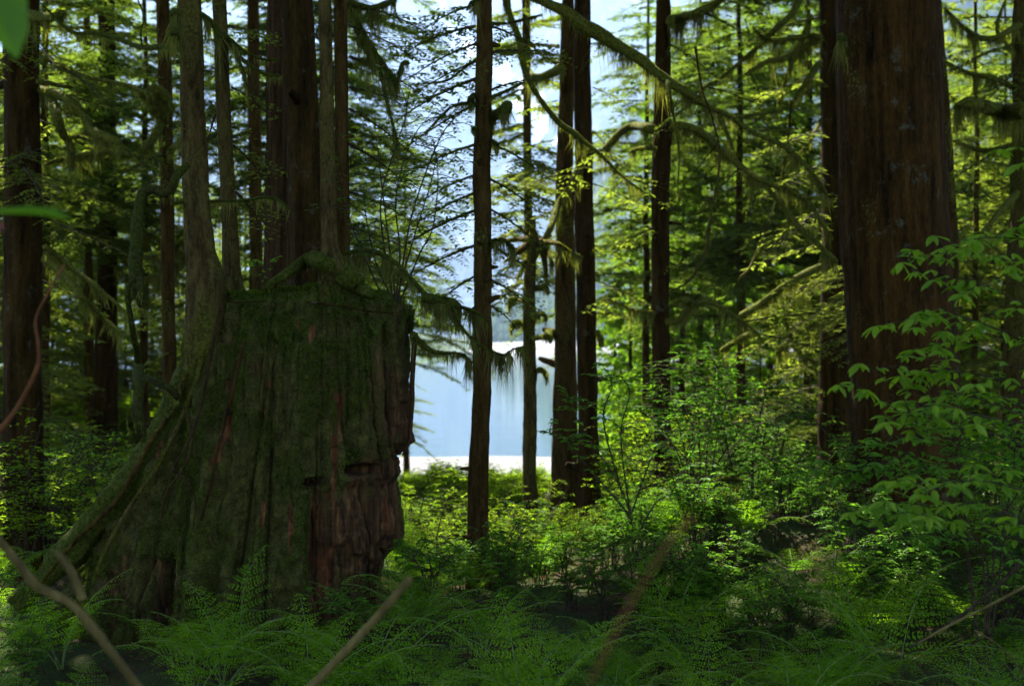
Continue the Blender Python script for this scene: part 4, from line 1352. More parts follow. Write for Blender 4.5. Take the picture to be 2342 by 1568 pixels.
LEFTLOW = 'young hemlocks in the thicket left of the stump'
LEFTTALL = 'tall hemlocks behind the thicket on the left'
for (px, Y, i, sc) in [(-60, 15, 0, 1), (40, 22, 2, 1.1), (200, 26, 0, 1), (380, 27, 1, 1), (120, 33, 1, 1.2),
                       (290, 36, 0, 1.2), (500, 34, 2, 1.2), (700, 36, 0, 1), (-150, 24, 1, 1.2), (-40, 34, 2, 1.3), (420, 40, 1, 1.2), (600, 41, 0, 1.2), (20, 41, 1, 1.2), (220, 42, 2, 1.3), (-250, 18, 1, 1.1), (-330, 30, 0, 1.3), (760, 42, 2, .8), (-60, 43, 1, 1.4), (60, 36, 1, 1.3), (130, 43, 2, 1.5), (190, 37, 1, 1.3), (270, 42, 0, 1.4), (350, 38, 0, 1.3), (410, 43, 1, 1.3), (470, 39, 2, 1.4), (560, 38, 1, 1.3), (640, 43, 2, 1.4), (740, 37, 1, .95), (830, 43, 1, .9), (880, 41, 0, .9), (90, 28, 2, 1.2), (550, 31, 0, 1.1), (670, 33, 1, 1.0), (160, 39, 0, 1.3), (320, 43, 2, 1.4), (520, 43, 1, 1.3), (-90, 40, 0, 1.3), (700, 43, 1, 1.1), (800, 40, 1, .75)]:
    place_tree('low', i, at(px, Y), Y, sc, 'young hemlock with feathery olive boughs in the thicket left of the stump', LEFTLOW)
for (px, Y, i, sc) in [(100, 19, 0, 1), (330, 23, 1, 1), (700, 22, 2, 1), (690, 22, 1, 1.1), (790, 31, 1, 1.0), (200, 30, 1, 1.1), (-100, 28, 0, 1.1), (930, 38, 2, 1.1), (60, 38, 1, 1.2), (-300, 22, 2, 1.1), (-500, 16, 0, 1.1), (-600, 28, 1, 1.2)]:
    place_tree('mid', i, at(px, Y), Y, sc, 'tall hemlock with layered dark boughs behind the thicket on the left', LEFTTALL)
for (px, Y, i, sc) in [(1440, 27, 1, .62), (1405, 35, 0, .62), (1500, 33, 0, .95), (1560, 24, 1, .7), (1640, 30, 1, 1.1), (1760, 34, 0, 1.1), (1600, 40, 1, 1.2), (1850, 27, 1, 1.1), (1420, 41, 1, .75)]:
    place_tree('cedar', i, at(px, Y), Y, sc, 'bright green cedar with hanging sprays between the lake and the thick trunks', 'cedars right of the lake view', 'cedar_tree')
for (px, Y, i, sc) in [(1990, 20, 0, 1), (2230, 17, 1, 1), (2420, 19, 2, 1.1), (2300, 24, 0, 1.1), (2100, 27, 1, 1.1), (1930, 32, 2, 1.1), (2480, 28, 0, 1.2), (2220, 33, 1, 1.3), (2050, 39, 2, 1.3), (2350, 38, 0, 1.3), (2600, 22, 1, 1.2), (2700, 33, 2, 1.3), (1870, 40, 0, 1), (1740, 24, 2, .6), (2010, 36, 0, 1.3), (2170, 37, 1, 1.3), (2330, 34, 2, 1.4), (2400, 43, 0, 1.4), (1860, 43, 2, 1.4), (1700, 36, 0, 1.0), (1540, 37, 2, 1.1), (1640, 43, 1, 1.2), (1960, 16, 2, .8), (1820, 36, 1, 1.1), (1680, 41, 2, 1.2), (1560, 42, 0, 1.1), (2150, 30, 2, 1.2), (2280, 42, 1, 1.4), (2400, 30, 2, 1.2), (1920, 42, 1, 1.3), (1480, 42, 1, .8), (2120, 42, 0, 1.4), (1620, 34, 2, .8)]:
    place_tree('low', i, at(px, Y), Y, sc, 'young hemlock with feathery boughs behind the widest trunk on the right', 'young hemlocks on the right')
for (px, Y, i, sc) in [(1480, 22, 2, .9), (1700, 20, 0, .95), (1850, 23, 1, 1), (2100, 22, 2, 1), (2300, 29, 0, 1.1), (1600, 27, 1, 1.0), (2000, 33, 0, 1.2), (2500, 23, 1, 1.1), (2700, 18, 0, 1.1), (2420, 36, 1, 1.3), (1780, 39, 2, 1.1), (2200, 40, 0, 1.3)]:
    place_tree('mid', i, at(px, Y), Y, sc, 'tall hemlock with layered boughs high behind the right half of the view', 'tall hemlocks on the right')
# unseen big trees outside the frame, added so their crowns shade the floor
for q, (x, y, csc) in enumerate([(-4.5, 3.5, 1.0), (4.8, 2.0, 1.0), (-9, 9, 1.0), (8.5, 9, 1.1), (10.5, 16, 1.1), (-9.5, 16.5, .9)]):
    if y < 4 or abs(x) > .45 * y:
        prof = None
    px = CX + x / max(y, 1) * FPX
    r = empty('hemlock_tree', (x, y, gz(x, y)), 'unseen large trunk added for the shade of its crown high above the picture', 'tree', 'unseen shade trees of the high canopy')
    if y < 12 and abs(x) < 2:
        # these crowns belong to leaders of the trees standing on the stump: no trunk of their own in view
        bpy.data.objects.remove(r)
        continue
    w0 = .13 + .10 * R.random()
    z = np.linspace(-.3, 27, 40)
    P = np.stack([.15 * np.sin(z * .2 + q), 0 * z, z], 1)
    o = build('trunk', tparts(tube(P, np.interp(z, [-.3, .2, 1, 27], [w0 * 1.7, w0 * 1.3, w0, .03]), 20, .08, q, 3)), M['bark_brown'], r, world_coords=False)
    c = inst('crown', 'crown_high%d' % (q % 2), r, max(7.0, CZ + .262 * max(y, 0) + 1.5) + 1.0, csc, q * 1.1)

# ------------------------------------------------------------------ shrubs


def make_shrub(h, nst, ll, seed, spread=.55, nb=7, lpb=9, whorl=False):
    rng = np.random.default_rng(seed)
    parts = []
    O, X, N, S = [], [], [], []
    for s in range(nst):
        a = rng.uniform(0, 2 * PI)
        H = h * rng.uniform(.7, 1.1)
        tip = np.array([math.cos(a) * spread * H * rng.uniform(.3, 1), math.sin(a) * spread * H * rng.uniform(.3, 1), H])
        mid = tip * [.3, .3, .55] + rng.normal(0, .05 * h, 3)
        P = smooth_path([rng.normal(0, .04, 3) * [1, 1, 0] - [0, 0, .05], mid, tip], 12)
        parts += tparts(tube(P, np.linspace(.009, .003, 12) * (h / 1.2) ** .5, 5), 1)
        for b in range(nb):
            f = .3 + .7 * (b + rng.random()) / nb
            p = np.array([np.interp(f, np.linspace(0, 1, 12), P[:, k]) for k in range(3)])
            aa = rng.uniform(0, 2 * PI)
            L = h * .34 * (1.25 - f) * rng.uniform(.7, 1.3) + .05
            d = nrm(np.array([math.cos(aa), math.sin(aa), rng.uniform(-.05, .5)]))
            Q = smooth_path([p, p + d * L * .5 + [0, 0, .02], p + d * L - [0, 0, .10 * L]], 6)
            parts += tparts(tube(Q, np.linspace(.004, .0015, 6), 4), 1)
            n = max(3, int(lpb * L / (h * .3)))
            u = np.linspace(.15, 1, n)
            side = nrm(np.cross(d, [0, 0, 1]))
            for k, uu in enumerate(u):
                q = np.array([np.interp(uu, np.linspace(0, 1, 6), Q[:, c]) for c in range(3)])
                if whorl and k % 2 == 0:
                    for w in range(5):
                        wa = w * 2 * PI / 5 + rng.normal(0, .2)
                        O.append(q)
                        X.append([math.cos(wa), math.sin(wa), rng.uniform(-.4, .3)])
                        N.append([rng.normal(0, .3), rng.normal(0, .3), 1])
                        S.append(ll * rng.uniform(.7, 1.2))
                else:
                    for sg in (1, -1):
                        O.append(q)
                        X.append(d * rng.uniform(.3, .8) + side * sg + [0, 0, rng.uniform(-.5, .15)])
                        N.append([rng.normal(0, .35), rng.normal(0, .35), 1])
                        S.append(ll * rng.uniform(.6, 1.25))
    parts.append(place(T_LEAF[0], T_LEAF[1], O, np.array(X, float), np.array(N, float), np.array(S), None, 0))
    return parts


for i, (h, nst, ll, nb, wh) in enumerate([(1.2, 7, .045, 9, False), (1.6, 8, .050, 10, False), (.9, 7, .040, 8, False), (1.3, 6, .060, 8, True), (.55, 6, .045, 6, False), (1.0, 14, .085, 11, False)]):
    for mk in ('leaf_fresh', 'leaf_dark', 'leaf_lime'):
        if i == 3 and mk == 'leaf_lime':
            continue
        pass
    pr = make_shrub(h, nst, ll, 300 + i, nb=nb, whorl=wh)
    lf = [p for p in pr if (p[3] if len(p) > 3 else 0) == 0]
    tw = [p for p in pr if (p[3] if len(p) > 3 else 0) == 1]
    tw = [(p[0], p[1], p[2], 0) for p in tw]
    for mk in ('leaf_fresh', 'leaf_dark', 'leaf_lime'):
        if mk == 'leaf_fresh':
            proto_mesh('leaves%d_%s' % (i, mk), lf, [M[mk]])
        else:
            me = PROTO['leaves%d_leaf_fresh' % i].copy()
            me.materials[0] = M[mk]
            PROTO['leaves%d_%s' % (i, mk)] = me
    proto_mesh('stems%d' % i, tw, [M['twig']])
SH_H = [1.25, 1.65, .95, 1.4, .6, 1.05]


def shrub(i, mk, x, y, sc, label, group, name='shrub'):
    r = empty(name, (x, y, gz(x, y)), label, 'shrub', group, rz=R.uniform(0, 6.28), sc=sc)
    inst('stems', 'stems%d' % i, r)
    inst('foliage', 'leaves%d_%s' % (i, mk), r)
    return r


def top_shrub(px, Y, top_py, i, mk, label, group):
    x = at(px, Y)
    h = CZ - (top_py - CY) / FPX * Y - gz(x, Y)
    if h < .25:
        return
    shrub(i, mk, x, Y, h / SH_H[i], label, group)


top_prof_x = [-100, 0, 100, 250, 330, 900, 960, 1060, 1130, 1230, 1290, 1380, 1450, 1560, 1700, 1850, 2000, 2342, 2600]
top_prof_y = [930, 940, 960, 975, 1010, 1075, 1060, 1080, 1075, 1060, 1060, 1000, 950, 870, 870, 900, 950, 900, 880]
# lime backlit bushes at the forest edge
for q in range(60):
    px = 1340 + (2300 - 1340) * ((q + R.random()) / 60)
    Y = R.uniform(20, 40)
    tpy = max(np.interp(px, top_prof_x, top_prof_y), 930) + R.uniform(0, 90)
    top_shrub(px, Y, tpy, 5 if R.random() < .6 else int(R.integers(0, 3)), 'leaf_lime', 'bright yellow-green bush glowing at the forest edge by the shore', 'backlit bushes along the shore')
for q in range(130):
    px = 880 + (1580 - 880) * ((q + R.random()) / 130)
    Y = R.uniform(11.0, 26)
    tpy = np.interp(px, top_prof_x, top_prof_y) - 5 + R.uniform(0, 60) + (25 - Y) * 2.6
    if 1250 < px < 1420 and Y < 19:
        tpy += 70
    top_shrub(px, Y, tpy, 5 if R.random() < .45 and Y > 16 else int(R.integers(0, 3)), 'leaf_lime' if R.random() < .8 else 'leaf_fresh', 'light green bush in the hollow between the slim trunks', 'bushes among the slim trunks')
for q in range(34):
    px = 925 + 700 * ((q + R.random()) / 34)
    if abs(px - 1090) < 50:
        continue
    top_shrub(px, R.uniform(10.2, 13.5), R.uniform(1130, 1225), int(R.integers(0, 3)), 'leaf_lime', 'lime green shrub growing low around the feet of the slim trunks', 'low shrubs round the slim trunks')
for q in range(26):
    px = 915 + 340 * ((q + R.random()) / 26)
    top_shrub(px, R.uniform(18, 27), R.uniform(1052, 1085), 5 if q % 3 else 2, 'leaf_lime', 'small glowing bush in front of the pale beach strip', 'low bushes along the beach')
for q in range(46):
    px = -150 + (420 + 150) * ((q + R.random()) / 46)
    Y = R.uniform(9.2, 22)
    tpy = np.interp(px, top_prof_x, top_prof_y) + R.uniform(-20, 90) + (14 - Y) * 2
    top_shrub(px, Y, tpy, int(R.choice([0, 2, 1])), 'leaf_fresh' if R.random() < .4 else 'leaf_lime', 'leafy green shrub in the patch left of the stump roots', 'shrubs left of the stump')
for q in range(22):
    px = -150 + 560 * ((q + R.random()) / 22)
    Y = R.uniform(22, 40)
    top_shrub(px, Y, R.uniform(880, 960), 5, 'leaf_lime', 'distant sunlit bush low in the left thicket', 'distant bushes on the left')
for q in range(44):
    px = 1370 + (2450 - 1370) * ((q + R.random()) / 44)
    Y = R.uniform(10.6, 18)
    tpy = np.interp(px, top_prof_x, top_prof_y) + R.uniform(-10, 130)
    top_shrub(px, Y, tpy, int(R.choice([0, 1, 2])), 'leaf_dark' if R.random() < .5 else 'leaf_fresh', 'green shrub in the undergrowth between the middle trunks and the widest trunk', 'shrubs right of centre')
# low plants among the ferns
for q in range(110):
    px = R.uniform(-60, 2400) if q < 40 else R.uniform(1150, 2150)
    Y = R.uniform(6.3, 9.6) if q < 40 else R.uniform(7.6, 9.8)
    if 150 < px < 930 and Y > 6.7:
        continue
    x = at(px, Y)
    shrub(4, 'leaf_dark' if R.random() < .6 else 'leaf_fresh', x, Y, R.uniform(.4, .9), 'low leafy sprig among the ferns on the forest floor', 'low sprigs among the ferns', 'small_plant')

# shrubs drawn branch by branch from the photograph


def leafy(parts, P, ll, step, whorl=False, rng=R, droop=.35, both=True, start=.15):
    L = np.sum(np.linalg.norm(np.diff(P, axis=0), axis=1))
    n = max(3, int(L * (1 - start) / step))
    u = np.linspace(start, 1, n)
    s = np.linspace(0, 1, len(P))
    T = nrm(np.gradient(P, axis=0))
    O, X, N, S = [], [], [], []
    for k, uu in enumerate(u):
        p = np.array([np.interp(uu, s, P[:, c]) for c in range(3)])
        d = np.array([np.interp(uu, s, T[:, c]) for c in range(3)])
        side = nrm(np.cross(d, [0, 0, 1]) + 1e-6)
        if whorl or k == n - 1:
            m = 5
            for w in range(m):
                wa = w * 2 * PI / m + rng.normal(0, .25)
                O.append(p)
                X.append(side * math.cos(wa) + nrm(d * [1, 1, .2]) * math.sin(wa) + [0, 0, -droop * rng.uniform(.3, 1.8)])
                N.append([rng.normal(0, .3), rng.normal(-.3, .3), 1])
                S.append(ll * rng.uniform(.75, 1.2))
        else:
            for sg in (1, -1):
                O.append(p)
                X.append(d * rng.uniform(.3, .9) + side * sg + [0, 0, -droop * rng.uniform(.2, 1.8)])
                N.append([rng.normal(0, .3), rng.normal(-.3, .3), 1])
                S.append(ll * rng.uniform(.7, 1.2))
    parts.append(place(T_LEAF[0], T_LEAF[1], O, np.array(X, float), np.array(N, float), np.array(S), None, 0))


def drawn_shrub(name, label, Y, base_px, mains, ll, step, mk, whorl=False, sub=0, w=5, droop=.35, seed=1, base_z=None, cat='shrub', subl=.16):
    rng = np.random.default_rng(seed)
    x = at(base_px, Y)
    zb = gz(x, Y) if base_z is None else base_z
    r = empty(name, (x, Y, zb), label, cat)
    lv, stm = [], []
    for mn in mains:
        pts, dY = mn[0], mn[1]
        P = px_path(pts, Y, dY, n=24)
        if len(mn) > 2 and mn[2]:
            P = smooth_path(np.vstack([[x, Y, zb - .05], P[::4]]), 30)
        L = np.sum(np.linalg.norm(np.diff(P, axis=0), axis=1))
        stm += tparts(tube(P, np.linspace(w, 1.6, len(P)) * .5 * Y / FPX, 6, .1, 1))
        leafy(lv, P, ll, step, whorl, rng, droop, start=.45 if (len(mn) > 2 and mn[2]) else .15)
        for k in range(int(sub * L)):
            f = rng.uniform(.3 if not (len(mn) > 2 and mn[2]) else .5, 1)
            s = np.linspace(0, 1, len(P))
            p = np.array([np.interp(f, s, P[:, c]) for c in range(3)])
            a = rng.uniform(0, 2 * PI)
            d = nrm(np.array([math.cos(a), .6 * math.sin(a), rng.uniform(-.1, .5)]))
            l = subl * rng.uniform(.5, 1.3)
            Q = smooth_path([p, p + d * l * .5 + [0, 0, .01], p + d * l - [0, 0, .1 * l]], 8)
            stm += tparts(tube(Q, np.linspace(2.2, 1.2, 8) * .5 * Y / FPX, 4))
            leafy(lv, Q, ll * .9, step, whorl, rng, droop)
    build('stems', [(p[0], p[1], p[2], 0) for p in stm], M['twig'], r)
    build('foliage', lv, M[mk], r, smooth=False)
    return r


# big-leaved shrub close by on the right
drawn_shrub('shrub', 'nearest broad-leaved shrub with large drooping fresh green leaves at the right edge', 4.4, 2420, [
    ([(2400, 640), (2330, 600), (2250, 585), (2150, 580), (2060, 600)], -.2, 0),
    ([(2400, 560), (2320, 545), (2240, 545), (2170, 560)], .1, 0),
    ([(2420, 720), (2330, 690), (2230, 640), (2140, 640)], .2, 0),
    ([(2400, 800), (2300, 760), (2180, 720), (2090, 730), (2005, 745)], -.1, 0),
    ([(2400, 860), (2300, 830), (2200, 780), (2090, 800)], .1, 0),
    ([(2380, 900), (2260, 860), (2140, 850), (2060, 860)], .3, 0),
    ([(2400, 980), (2290, 930), (2190, 900), (2100, 905), (1965, 830)], .2, 0),
    ([(2400, 980), (2290, 960), (2170, 940), (2080, 950), (1980, 890)], -.1, 0),
    ([(2400, 1060), (2300, 1000), (2190, 980), (2090, 985)], 0, 0),
    ([(2420, 1180), (2330, 1120), (2250, 1100), (2170, 1105), (2110, 1130)], -.3, 0),
    ([(2420, 1240), (2330, 1190), (2250, 1150), (2150, 1160), (2050, 1150), (2010, 1190)], -.3, 0),
    ([(2420, 1280), (2340, 1240), (2230, 1210), (2150, 1190), (2060, 1200)], 0, 0),
    ([(2420, 480), (2360, 500), (2320, 520)], 0, 0),
    ([(2420, 380), (2370, 360), (2330, 375)], 0, 0)],   .060, .060, 'leaf_bright', sub=12, droop=.5, seed=5, subl=.15)
drawn_shrub('shrub', 'second broad-leaved shrub, darker, lower right behind the nearest one', 6.0, 2250, [
    ([(2250, 1300), (2180, 1120), (2080, 1040), (1950, 1000)], 0, 1), ([(2300, 1200), (2320, 1000), (2260, 880)], 0, 1), ([(2200, 1200), (2100, 1090), (1980, 1080), (1880, 1110)], 0, 1),
    ([(2280, 1200), (2340, 1100), (2380, 950)], 0, 1), ([(2210, 1200), (2180, 1000), (2120, 900)], .2, 1), ([(2260, 1300), (2200, 1240), (2090, 1220), (1990, 1260)], -.1, 1)], .055, .06, 'leaf_fresh', sub=14, droop=.4, seed=6, subl=.26)
# wispy huckleberry on the stump
drawn_shrub('huckleberry_shrub', 'wispy upright huckleberry shrub with small leaves on the right side of the stump top', 7.6, 905, [
    ([(905, 690), (890, 560), (875, 440), (862, 330), (850, 300)], 0, 0), ([(905, 690), (930, 600), (960, 500), (985, 420), (1000, 350)], .2, 0),
    ([(900, 690), (860, 600), (838, 500), (832, 420)], -.1, 0), ([(915, 690), (960, 580), (990, 520), (1002, 400), (990, 320)], .1, 0),
    ([(905, 690), (915, 580), (905, 470), (920, 380), (960, 290), (1010, 262)], .3, 0), ([(880, 690), (822, 560), (790, 470), (765, 360)], -.3, 0),
    ([(900, 690), (870, 480), (900, 350), (930, 250), (900, 160)], .4, 0), ([(910, 690), (940, 500), (1000, 330), (1040, 270), (1080, 240)], .2, 0)],
    .030, .045, 'leaf_dark', sub=11, w=4.5, droop=.25, seed=7, base_z=STOP_Z + .02, subl=.20)
drawn_shrub('shrub', 'small bright sprout with round leaves on the mossy stump top', 7.3, 600, [([(600, 650), (605, 620), (590, 595)], 0, 0), ([(600, 650), (620, 610), (628, 590)], 0, 0), ([(600, 640), (585, 610), (572, 598)], 0, 0)], .045, .03, 'leaf_fresh', w=3, seed=8, base_z=STOP_Z + .03)
drawn_shrub('huckleberry_shrub', 'tall thin shrub with starry leaf whorls in front of the paired trunks', 8.6, 1445, [
    ([(1445, 1330), (1442, 1180), (1400, 1080), (1350, 1010), (1300, 920), (1285, 885)], 0, 0), ([(1442, 1180), (1470, 1100), (1500, 1020), (1530, 960), (1590, 900)], 0, 0),
    ([(1420, 1120), (1380, 960), (1400, 880), (1375, 830)], .1, 0), ([(1445, 1200), (1420, 1000), (1440, 900), (1420, 860)], -.1, 0), ([(1460, 1120), (1560, 1080), (1600, 1000), (1660, 990)], 0, 0),
    ([(1442, 1180), (1330, 1050), (1290, 1000), (1235, 985)], .2, 0), ([(1445, 1250), (1500, 1150), (1560, 1120), (1640, 1080)], .2, 0)], .052, .075, 'leaf_fresh', whorl=True, sub=5, w=4.5, droop=.15, seed=9, subl=.18)
drawn_shrub('shrub', 'dense layered shrub spreading its leaves across the straight dark trunk', 9.6, 1600, [
    ([(1600, 1300), (1560, 1000), (1500, 880), (1430, 840)], 0, 1), ([(1600, 1300), (1600, 1000), (1580, 860), (1530, 820)], 0, 1), ([(1600, 1300), (1640, 1000), (1680, 900), (1760, 870)], 0, 1),
    ([(1600, 1300), (1660, 1050), (1760, 960), (1860, 940)], 0, 1), ([(1600, 1300), (1560, 1060), (1480, 950), (1400, 930)], 0, 1), ([(1600, 1300), (1700, 1100), (1800, 1060), (1880, 1050)], 0, 1), ([(1600, 1300), (1620, 1000), (1640, 850), (1620, 810)], 0, 1)],
    .05, .06, 'leaf_dark', sub=13, droop=.2, seed=10, subl=.3, w=4)
drawn_shrub('huckleberry_shrub', 'arching bush with bright leaves right behind the lone trunk by the stump', 11, 985, [
    ([(985, 1290), (960, 1200), (975, 1120), (1010, 1020)], 0, 1), ([(985, 1290), (1010, 1180), (1040, 1100), (1030, 1060)], 0, 1), ([(985, 1290), (945, 1180), (930, 1090)], 0, 1), ([(985, 1290), (930, 1230), (925, 1150)], 0, 1), ([(985, 1290), (1030, 1220), (1060, 1150)], 0, 1)],
    .05, .06, 'leaf_lime', sub=10, droop=.15, seed=12, subl=.2, w=4)

# ------------------------------------------------------------------ ferns


def frond(L, seed, elev0=65, elev1=-15, npn=12, npl=10):
    rng = np.random.default_rng(seed)
    n = 24
    t = np.linspace(0, 1, n)
    el = np.radians(elev0 + (elev1 - elev0) * t ** 1.2)
    ds = L / (n - 1)
    P = np.stack([np.cumsum(np.cos(el)) * ds, .03 * L * np.sin(t * 3 + seed), np.cumsum(np.sin(el)) * ds], 1)
    T = nrm(np.gradient(P, axis=0))
    S_ = np.array([0, 1., 0])
    parts = tparts(tube(P, np.linspace(.0032, .0010, n), 4), 1)
    O, X, N, Sz = [], [], [], []
    for k in range(npn):
        f = .22 + .76 * (k / (npn - 1)) ** .95
        p = np.array([np.interp(f, t, P[:, c]) for c in range(3)])
        d = nrm(np.array([np.interp(f, t, T[:, c]) for c in range(3)]))
        nn = np.cross(d, S_)
        nn = nn if nn[2] > 0 else -nn
        g_ = (f - .22) / .78
        pl = L * .30 * (1 - g_) ** .85 * min(1, .75 + g_ * 2) + .006
        for sg in (1, -1):
            al = math.radians(22 + 14 * g_ + rng.normal(0, 6))
            pd = S_ * sg * math.cos(al) + d * math.sin(al) - nn * rng.uniform(.02, .22)
            pd = nrm(pd)
            m = max(2, int(pl / (L * .023)))
            u = (np.arange(m) + .5 + rng.uniform(-.25, .25, m)) / m
            sd = np.cross(nn, pd)
            for uu in u:
                for s2 in (1, -1):
                    O.append(p + pd * pl * uu - nn * .12 * pl * uu * uu)
                    X.append(pd * .55 + sd * s2)
                    N.append(nn + rng.normal(0, .15, 3))
                    Sz.append(L * .034 * (1.15 - uu) ** .6 * rng.uniform(.75, 1.2))
    r = rng.random(len(O)) * .4 + rng.random() * .6
    parts.append(place(T_PINNULE[0], T_PINNULE[1] , np.array(O), np.array(X), np.array(N), np.array(Sz), r, 0))
    return parts


def rotz(V, a):
    c, s = math.cos(a), math.sin(a)
    return V @ np.array([[c, s, 0], [-s, c, 0], [0, 0, 1.]])


T_PINNULE = (np.array([[0, -.12, 0], [0, .12, 0], [.55, .19, -.02], [1, 0, -.10], [.55, -.19, -.02]]), None)
T_PINNULE = (np.array([[0, 0, 0], [.45, .25, -.02], [1, 0, -.10], [.45, -.25, -.02]]), np.array([[0, 1, 2, 3]]))
for i in range(5):
    rng = np.random.default_rng(400 + i)
    lf, st_ = [], []
    nf = (7, 5, 8, 6, 4)[i]
    for k in range(nf):
        pr = frond((.52, .62, .45, .55, .38)[i] * rng.uniform(.8, 1.15), 410 + i * 10 + k, rng.uniform(58, 84), rng.uniform(-35, 12))
        a = k * 2 * PI / nf + rng.normal(0, .3)
        for p in pr:
            (lf if p[3] == 0 else st_).append((rotz(p[0], a), p[1], p[2], 0))
    proto_mesh('fern_leaf%d' % i, lf, [M['fern']])
    proto_mesh('fern_stem%d' % i, st_, [M['fern_stem']])


def fern(x, y, sc, i, label, group, rz=None, z=None):
    r = empty('fern', (x, y, (gz(x, y) if z is None else z) - .01), label, 'fern', group, rz=R.uniform(0, 6.28) if rz is None else rz, sc=sc)
    inst('stems', 'fern_stem%d' % i, r)
    inst('fronds', 'fern_leaf%d' % i, r)
    r.rotation_euler[0] = R.normal(0, .10)
    r.rotation_euler[1] = R.normal(0, .10)
    return r


FB = ('lacy fern in the dense bed filling the bottom right', 'ferns in the bottom right bed')
FL = ('lacy fern in the dark bed at the bottom left in front of the roots', 'ferns in the bottom left bed')
FC = ('lacy fern on the open floor between stump and mossy mound', 'ferns in the bottom centre')
cnt = 0
for q in range(900):
    Y = R.uniform(4.9, 10.5)
    px = R.uniform(-80, 2420)
    x = at(px, Y)
    if px < 930 and Y > 6.65:
        continue
    # thin on the open patch in the middle, thick to the right
    dns = .62 if px > 1500 else (.85 if px > 930 else .55)
    if 960 < px < 1480 and 7.2 < Y < 10.6:
        dns = .12
    if px > 1500 and Y > 8.0:
        dns = .6
    if px < 930:
        dns = .38
    if R.random() > dns * .32:
        continue
    lab = FB if px > 1500 else (FL if px < 930 else FC)
    fern(x, Y, R.uniform(.55, 1.3), int(R.integers(0, 5)), lab[0], lab[1])
    cnt += 1
    if cnt > 270:
        break
print('ferns', cnt)
for px, Y in [(-40, 7), (30, 7.6), (90, 8.2), (-20, 8.6), (60, 6.9), (10, 9.2), (110, 7.3)]:
    fern(at(px, Y), Y, R.uniform(.8, 1.1), int(R.integers(0, 5)), FL[0], FL[1])
for px, Y, sc, i, lab in [(560, 6.55, 1.0, 1, 'arching fern against the dark foot of the stump, left one of the upright pair'), (440, 6.4, .9, 0, 'fern spreading to the left below the dark hollow of the stump'), (740, 6.6, .95, 2, 'tall upright fern in front of the stump, right one of the pair'),
                          (860, 6.9, .9, 3, 'fern at the right foot of the stump'), (2040, 6.2, 1.25, 1, 'tallest upright fern in front of the dark mound at right'), (1900, 6.0, 1.1, 0, 'bright fern left of the tallest one below the mound'), (1010, 9.9, .9, 2, 'sunlit fern between stump and lone trunk')]:
    fern(at(px, Y), Y, sc, i, lab, None)

# ------------------------------------------------------------------ ground cover, litter, moss
n = 9000
gx = R.uniform(-5.5, 6.5, n)
gy = R.uniform(4.0, 15, n)
pch = fbm(gx * 1.3, gy * 1.3, 0, 71, 3)
k = pch > -.25
gx, gy = gx[k], gy[k]
n = len(gx)
O = np.stack([gx, gy, ground_z(gx, gy) + R.uniform(.0, .07, n)], 1)
a = R.uniform(0, 2 * PI, n)
o = build('ground_cover', [place(T_LEAF[0], T_LEAF[1], O, np.stack([np.cos(a), np.sin(a), R.uniform(-.2, .4, n)], 1), np.tile([0, 0, 1.], (n, 1)) + R.normal(0, .3, (n, 3)), R.uniform(.02, .05, n))], M['leaf_dark'], smooth=False)
tag(o, 'low leafy ground cover spread over the forest floor', 'ground cover')['kind'] = 'stuff'
n = 30000
gx = R.uniform(-5, 6, n)
gy = R.uniform(5, 16, n)
O = np.stack([gx, gy, ground_z(gx, gy) + R.uniform(0, .015, n)], 1)
a = R.uniform(0, 2 * PI, n)
o = build('leaf_litter', [place(T_BLADE[0], T_BLADE[1], O, np.stack([np.cos(a), np.sin(a), R.normal(0, .25, n)], 1), R.normal(0, .4, (n, 3)) + [0, 0, 1], np.stack([R.uniform(.03, .12, n), R.uniform(.003, .012, n), np.full(n, .05)], 1))], M['litter'], smooth=False)
tag(o, 'brown needles and twigs littering the forest floor', 'leaf litter')['kind'] = 'stuff'
n = 32000
gx = np.concatenate([R.normal(2.6, 1.3, n // 2), R.uniform(-5, 6, n // 2)])
gy = np.concatenate([R.normal(8.8, 1.1, n // 2), R.uniform(5, 14, n // 2)])
k = fbm(gx * 2, gy * 2, 0, 75, 4) > 0
gx, gy = gx[k], gy[k]
n = len(gx)
O = np.stack([gx, gy, ground_z(gx, gy)], 1)
o = build('moss_carpet', [place(T_BLADE[0], T_BLADE[1], O, np.tile([0, 0, 1.], (n, 1)) + R.normal(0, .6, (n, 3)), R.normal(0, 1, (n, 3)), np.stack([R.uniform(.015, .05, n), R.uniform(.004, .009, n), np.full(n, .03)], 1))], M['moss_green'], smooth=False)
tag(o, 'cushions of green moss on the mound and floor', 'moss')['kind'] = 'stuff'


def log_px(name, label, cat, pts, Y, w0, w1, m, dY=0.0, amp=.15, moss_n=0, beard=0, k=14, wig=0):
    P = px_path(pts, Y, dY, n=40)
    t_ = np.linspace(0, 1, len(P))
    rad = (w0 * (1 - t_) + w1 * t_) * .5 * Y / FPX
    b = P[0] if P[0][2] < P[-1][2] else P[-1]
    r = empty(name, (b[0], b[1], b[2]), label, cat)
    NB[0] += 1
    build('wood', tparts(tube(P, rad * (1 + .12 * fbm(t_ * 6, NB[0], 0, 3, 3)), k, amp, NB[0], 6)), M[m], r)
    if moss_n:
        build('moss', fuzz(P, rad * 1.05, moss_n, max(.016, Y / FPX * 6), max(.004, Y / FPX * 1.6)), M['moss_fuzz'], r, smooth=False)
    if beard:
        build('hanging_moss', hung(P, rad, beard, int(moss_n * .25) + 60, max(.004, Y / FPX * 1.6)), M['moss_beard'], r, smooth=False)
    return r


